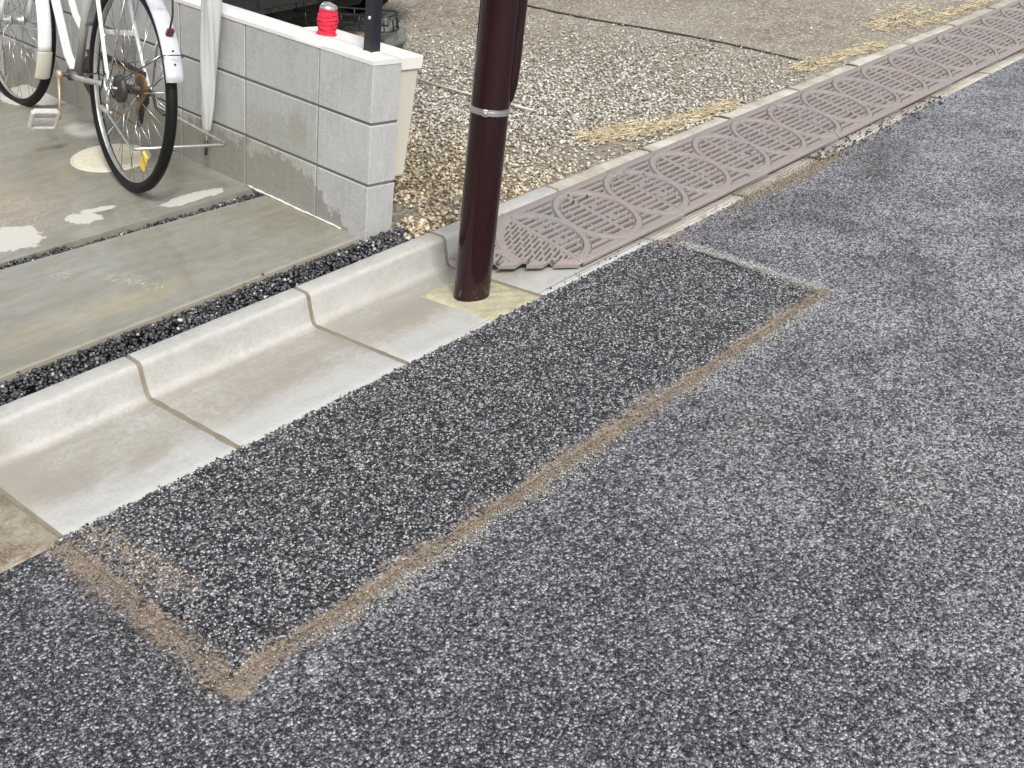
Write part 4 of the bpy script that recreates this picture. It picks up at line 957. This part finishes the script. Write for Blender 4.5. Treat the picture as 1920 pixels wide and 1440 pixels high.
# upper part, mostly above the frame of the photo
tb('seat_post', [(.352, 0, .72), (.318, 0, .85)], .0125, 'alu')
b = MB(); secs = []
for i, (x, w_, h) in enumerate(((.16, .05, .012), (.18, .085, .02), (.24, .09, .03), (.31, .06, .03), (.38, .028, .026), (.44, .02, .018), (.455, .008, .006))):
    secs.append([(x, w_ * math.cos(a), .885 + h * math.sin(a)) for a in np.linspace(0, 2 * math.pi, 17)])
b.grid(np.array(secs), True); b.build('saddle', M['black_plastic'], bike)
tb('handlebar', [(.93, 0, .95), (.92, 0, 1.03), (.93, .12, 1.06), (.86, .25, 1.05), (.74, .27, 1.04)], .011, 'chrome'); tb('handlebar', [(.92, 0, 1.03), (.93, -.12, 1.06), (.86, -.25, 1.05), (.74, -.27, 1.04)], .011, 'chrome')
b = MB(); rk = .735
for s_ in (-.055, 0, .055): b.tube([(-.28, s_, rk), (.22, s_, rk)], .004, 8)
for x in (-.28, -.12, .05, .22): b.tube([(x, -.06, rk), (x, .06, rk)], .004, 8)
for s_ in (-.062, .062): b.tube([(0, s_ * 1.25, .37), (-.12, s_, rk)], .004, 8)
b.build('carrier', M['chrome'], bike)

# ---------------------------------------------------------------- things on the lot
rt = empty('wire_rack', Matrix.Translation((2.95, 2.45, float(lotz(3., 2.45))))); tag(rt, 'black wire rack with a rounded end standing on the lot beyond the wall', 'wire rack')
b = MB()
pA, pB = Vector((-.12, .55, .205)), Vector((.14, -.12, .215))
dn = (pB - pA).normalized(); sd_ = Vector((dn.y, -dn.x, 0))
for zz in (0, -.075):
    loop = [pA + Vector((0, 0, zz)), pB + Vector((0, 0, zz))]
    loop += [pB + dn * (.07 * math.sin(a)) + sd_ * (.07 - .07 * math.cos(a)) + Vector((0, 0, zz)) for a in np.linspace(.2, math.pi, 14)]
    loop += [pA + sd_ * .14 + Vector((0, 0, zz))]
    b.tube(loop, .0045, 6, closed=True)
b.build('rail', M['black_metal'], rt)
st = MB().tube([(0, 0, 0), (0, 0, -.075)], .0035, 6).mesh('strut'); st.materials.append(M['black_metal'])
for k in range(8):
    p = pA + (pB - pA) * (k / 7.); link('strut', st, None, rt, Matrix.Translation(p)); link('strut', st, None, rt, Matrix.Translation(p + sd_ * .14))
for a in (.6, 1.3, 2.0, 2.7):
    link('strut', st, None, rt, Matrix.Translation(pB + dn * (.07 * math.sin(a)) + sd_ * (.07 - .07 * math.cos(a))))
for p in (pA, pB, pA + sd_ * .14, pB + sd_ * .14):
    MB().tube([(p.x, p.y, p.z - .07), (p.x, p.y, 0)], .0045, 6).build('leg', M['black_metal'], rt)
# crumpled grey bag
b = MB(); n = 26; P = []
for i in range(n):
    th = math.pi * i / (n - 1); row = []
    for j in range(33):
        ph = 2 * math.pi * j / 32
        r_ = 1 + .16 * math.sin(3 * ph + 4 * th) + .12 * math.sin(5 * ph - 3 * th + 1) + .10 * math.sin(7 * th + 2 * ph) + .07 * math.sin(9 * ph + 6 * th)
        sx = .075 * (1 if math.cos(th) < .5 else .75)
        row.append((sx * r_ * math.sin(th) * math.cos(ph), .085 * r_ * math.sin(th) * math.sin(ph), max(0, .075 + .085 * r_ * math.cos(th))))
    P.append(row)
b.grid(np.array(P), True, True); o = b.build('crumpled_bag', M['bag'], None, Matrix.Translation((3.10, 2.36, .085))); tag(o, 'small crumpled dark grey bag lying behind the black fence post', 'bag')
b = MB(); z_ = .095
b.tube([(2.80, 1.86, z_ + .012), (2.795, 1.55, z_ + .008), (2.80, 1.10, z_ + .010)], .0055, 8); o = b.build('thin_rod', M['cream']); tag(o, 'thin pale rod lying on the white gravel, crossing behind the pole', 'rod')

def car(name, x0, y0, label, paint, L=3.7, W=1.62, z0=.085):
    c = empty(name, Matrix.Translation((x0 + W / 2, y0, z0))); tag(c, label, 'car')
    def section(y, zs, hw):
        return [(hw * math.copysign(1, s_) if False else s_ * hw, y, z) for s_, z in zs]
    st = [(0, .30, .52, .40), (.03, .24, .62, .62), (.12, .21, .70, .74), (.5, .19, .80, .80), (.9, .19, .92, .81), (2.4, .19, .95, .81), (3.3, .2, .95, .80), (3.58, .22, .92, .76), (3.68, .26, .86, .66), (3.7, .32, .7, .5)]
    P = []
    for y, zl, zh, hw in st:
        y *= L / 3.7; row = []
        for a, zz in ((-.86, zl), (-.97, zl + .05), (-1, zl + .2), (-.98, zh - .12), (-.9, zh - .02), (-.6, zh), (0, zh + .02), (.6, zh), (.9, zh - .02), (.98, zh - .12), (1, zl + .2), (.97, zl + .05), (.86, zl)): row.append((a * hw, y, zz))
        P.append(row)
    b = MB(); P = np.array(P); b.grid(P, True); b.grid(np.array([[P[i][0], P[i][-1]] for i in range(len(P))]), False, True)
    b.add([tuple(q) for q in P[0]], [tuple(range(13))]); b.add([tuple(q) for q in P[-1]], [tuple(range(13))[::-1]])
    b.build('body', paint, c)
    P = []
    for y, z, hw in ((.75, .90, .70), (1.35, 1.45, .60), (1.7, 1.52, .58), (2.9, 1.50, .58), (3.45, .95, .68)):
        P.append([(-hw - .03, y, .88), (-hw, y, z - .04), (-hw + .08, y, z), (hw - .08, y, z), (hw, y, z - .04), (hw + .03, y, .88)])
    b = MB(); b.grid(np.array(P), True); b.build('cabin', M['glass'], c)
    b = MB(); b.grid(np.array([[(x, y, z + .012) for x in (-.52, 0, .52)] for y, z in ((1.38, 1.45), (1.7, 1.52), (2.9, 1.50))]), True); ro = b.build('roof', paint, c)
    for yy in (.62, 2.95):
        for sx in (-1, 1):
            we = empty('wheel', Matrix.Translation((sx * (W / 2 - .12), yy, .28)), c)
            MB().lathe([(.17, -.08), (.25, -.085), (.28, -.07), (.285, 0), (.28, .07), (.25, .085), (.17, .08)], 28, axis='x').build('tyre', M['tyre'], we)
            MB().lathe([(.03, -.088), (.12, -.07), (.165, -.086), (.17, .0), (.165, .086), (.12, .07), (.03, .088)], 24, axis='x').build('hubcap', M['alu'], we)
    b = MB(); b.box(-W / 2 + .1, W / 2 - .1, .25, L - .25, .15, .24, .02); b.box(-.3, .3, .1, .3, .17, .26, .02); b.build('underbody', M['under'], c)
    for sx in (-1, 1):
        b = MB(); b.box(sx * .52 - .12, sx * .52 + .12, -.005, .06, .50, .60, .02); b.build('headlight', M['clear'], c)
    b = MB(); b.box(-.165, .165, -.008, .004, .36, .44, .003); b.build('blank_plate', M['sealant'], c)
    b = MB(); b.box(-.45, .45, .0, .03, .27, .33, .004); b.build('grille', M['under'], c)
car('parked_car', 2.15, 2.62, 'dark car parked on the lot beyond the end of the block wall', M['car_dark'])
car('parked_car', 5.05, 1.62, 'pale car parked further along the lot, only its shadow in frame', M['car_pale'])

# ---------------------------------------------------------------- stand the street upright
for o in list(SC.objects):
    if o.parent is None and o.type in ('MESH', 'EMPTY'):
        o.matrix_world = TILT @ o.matrix_basis
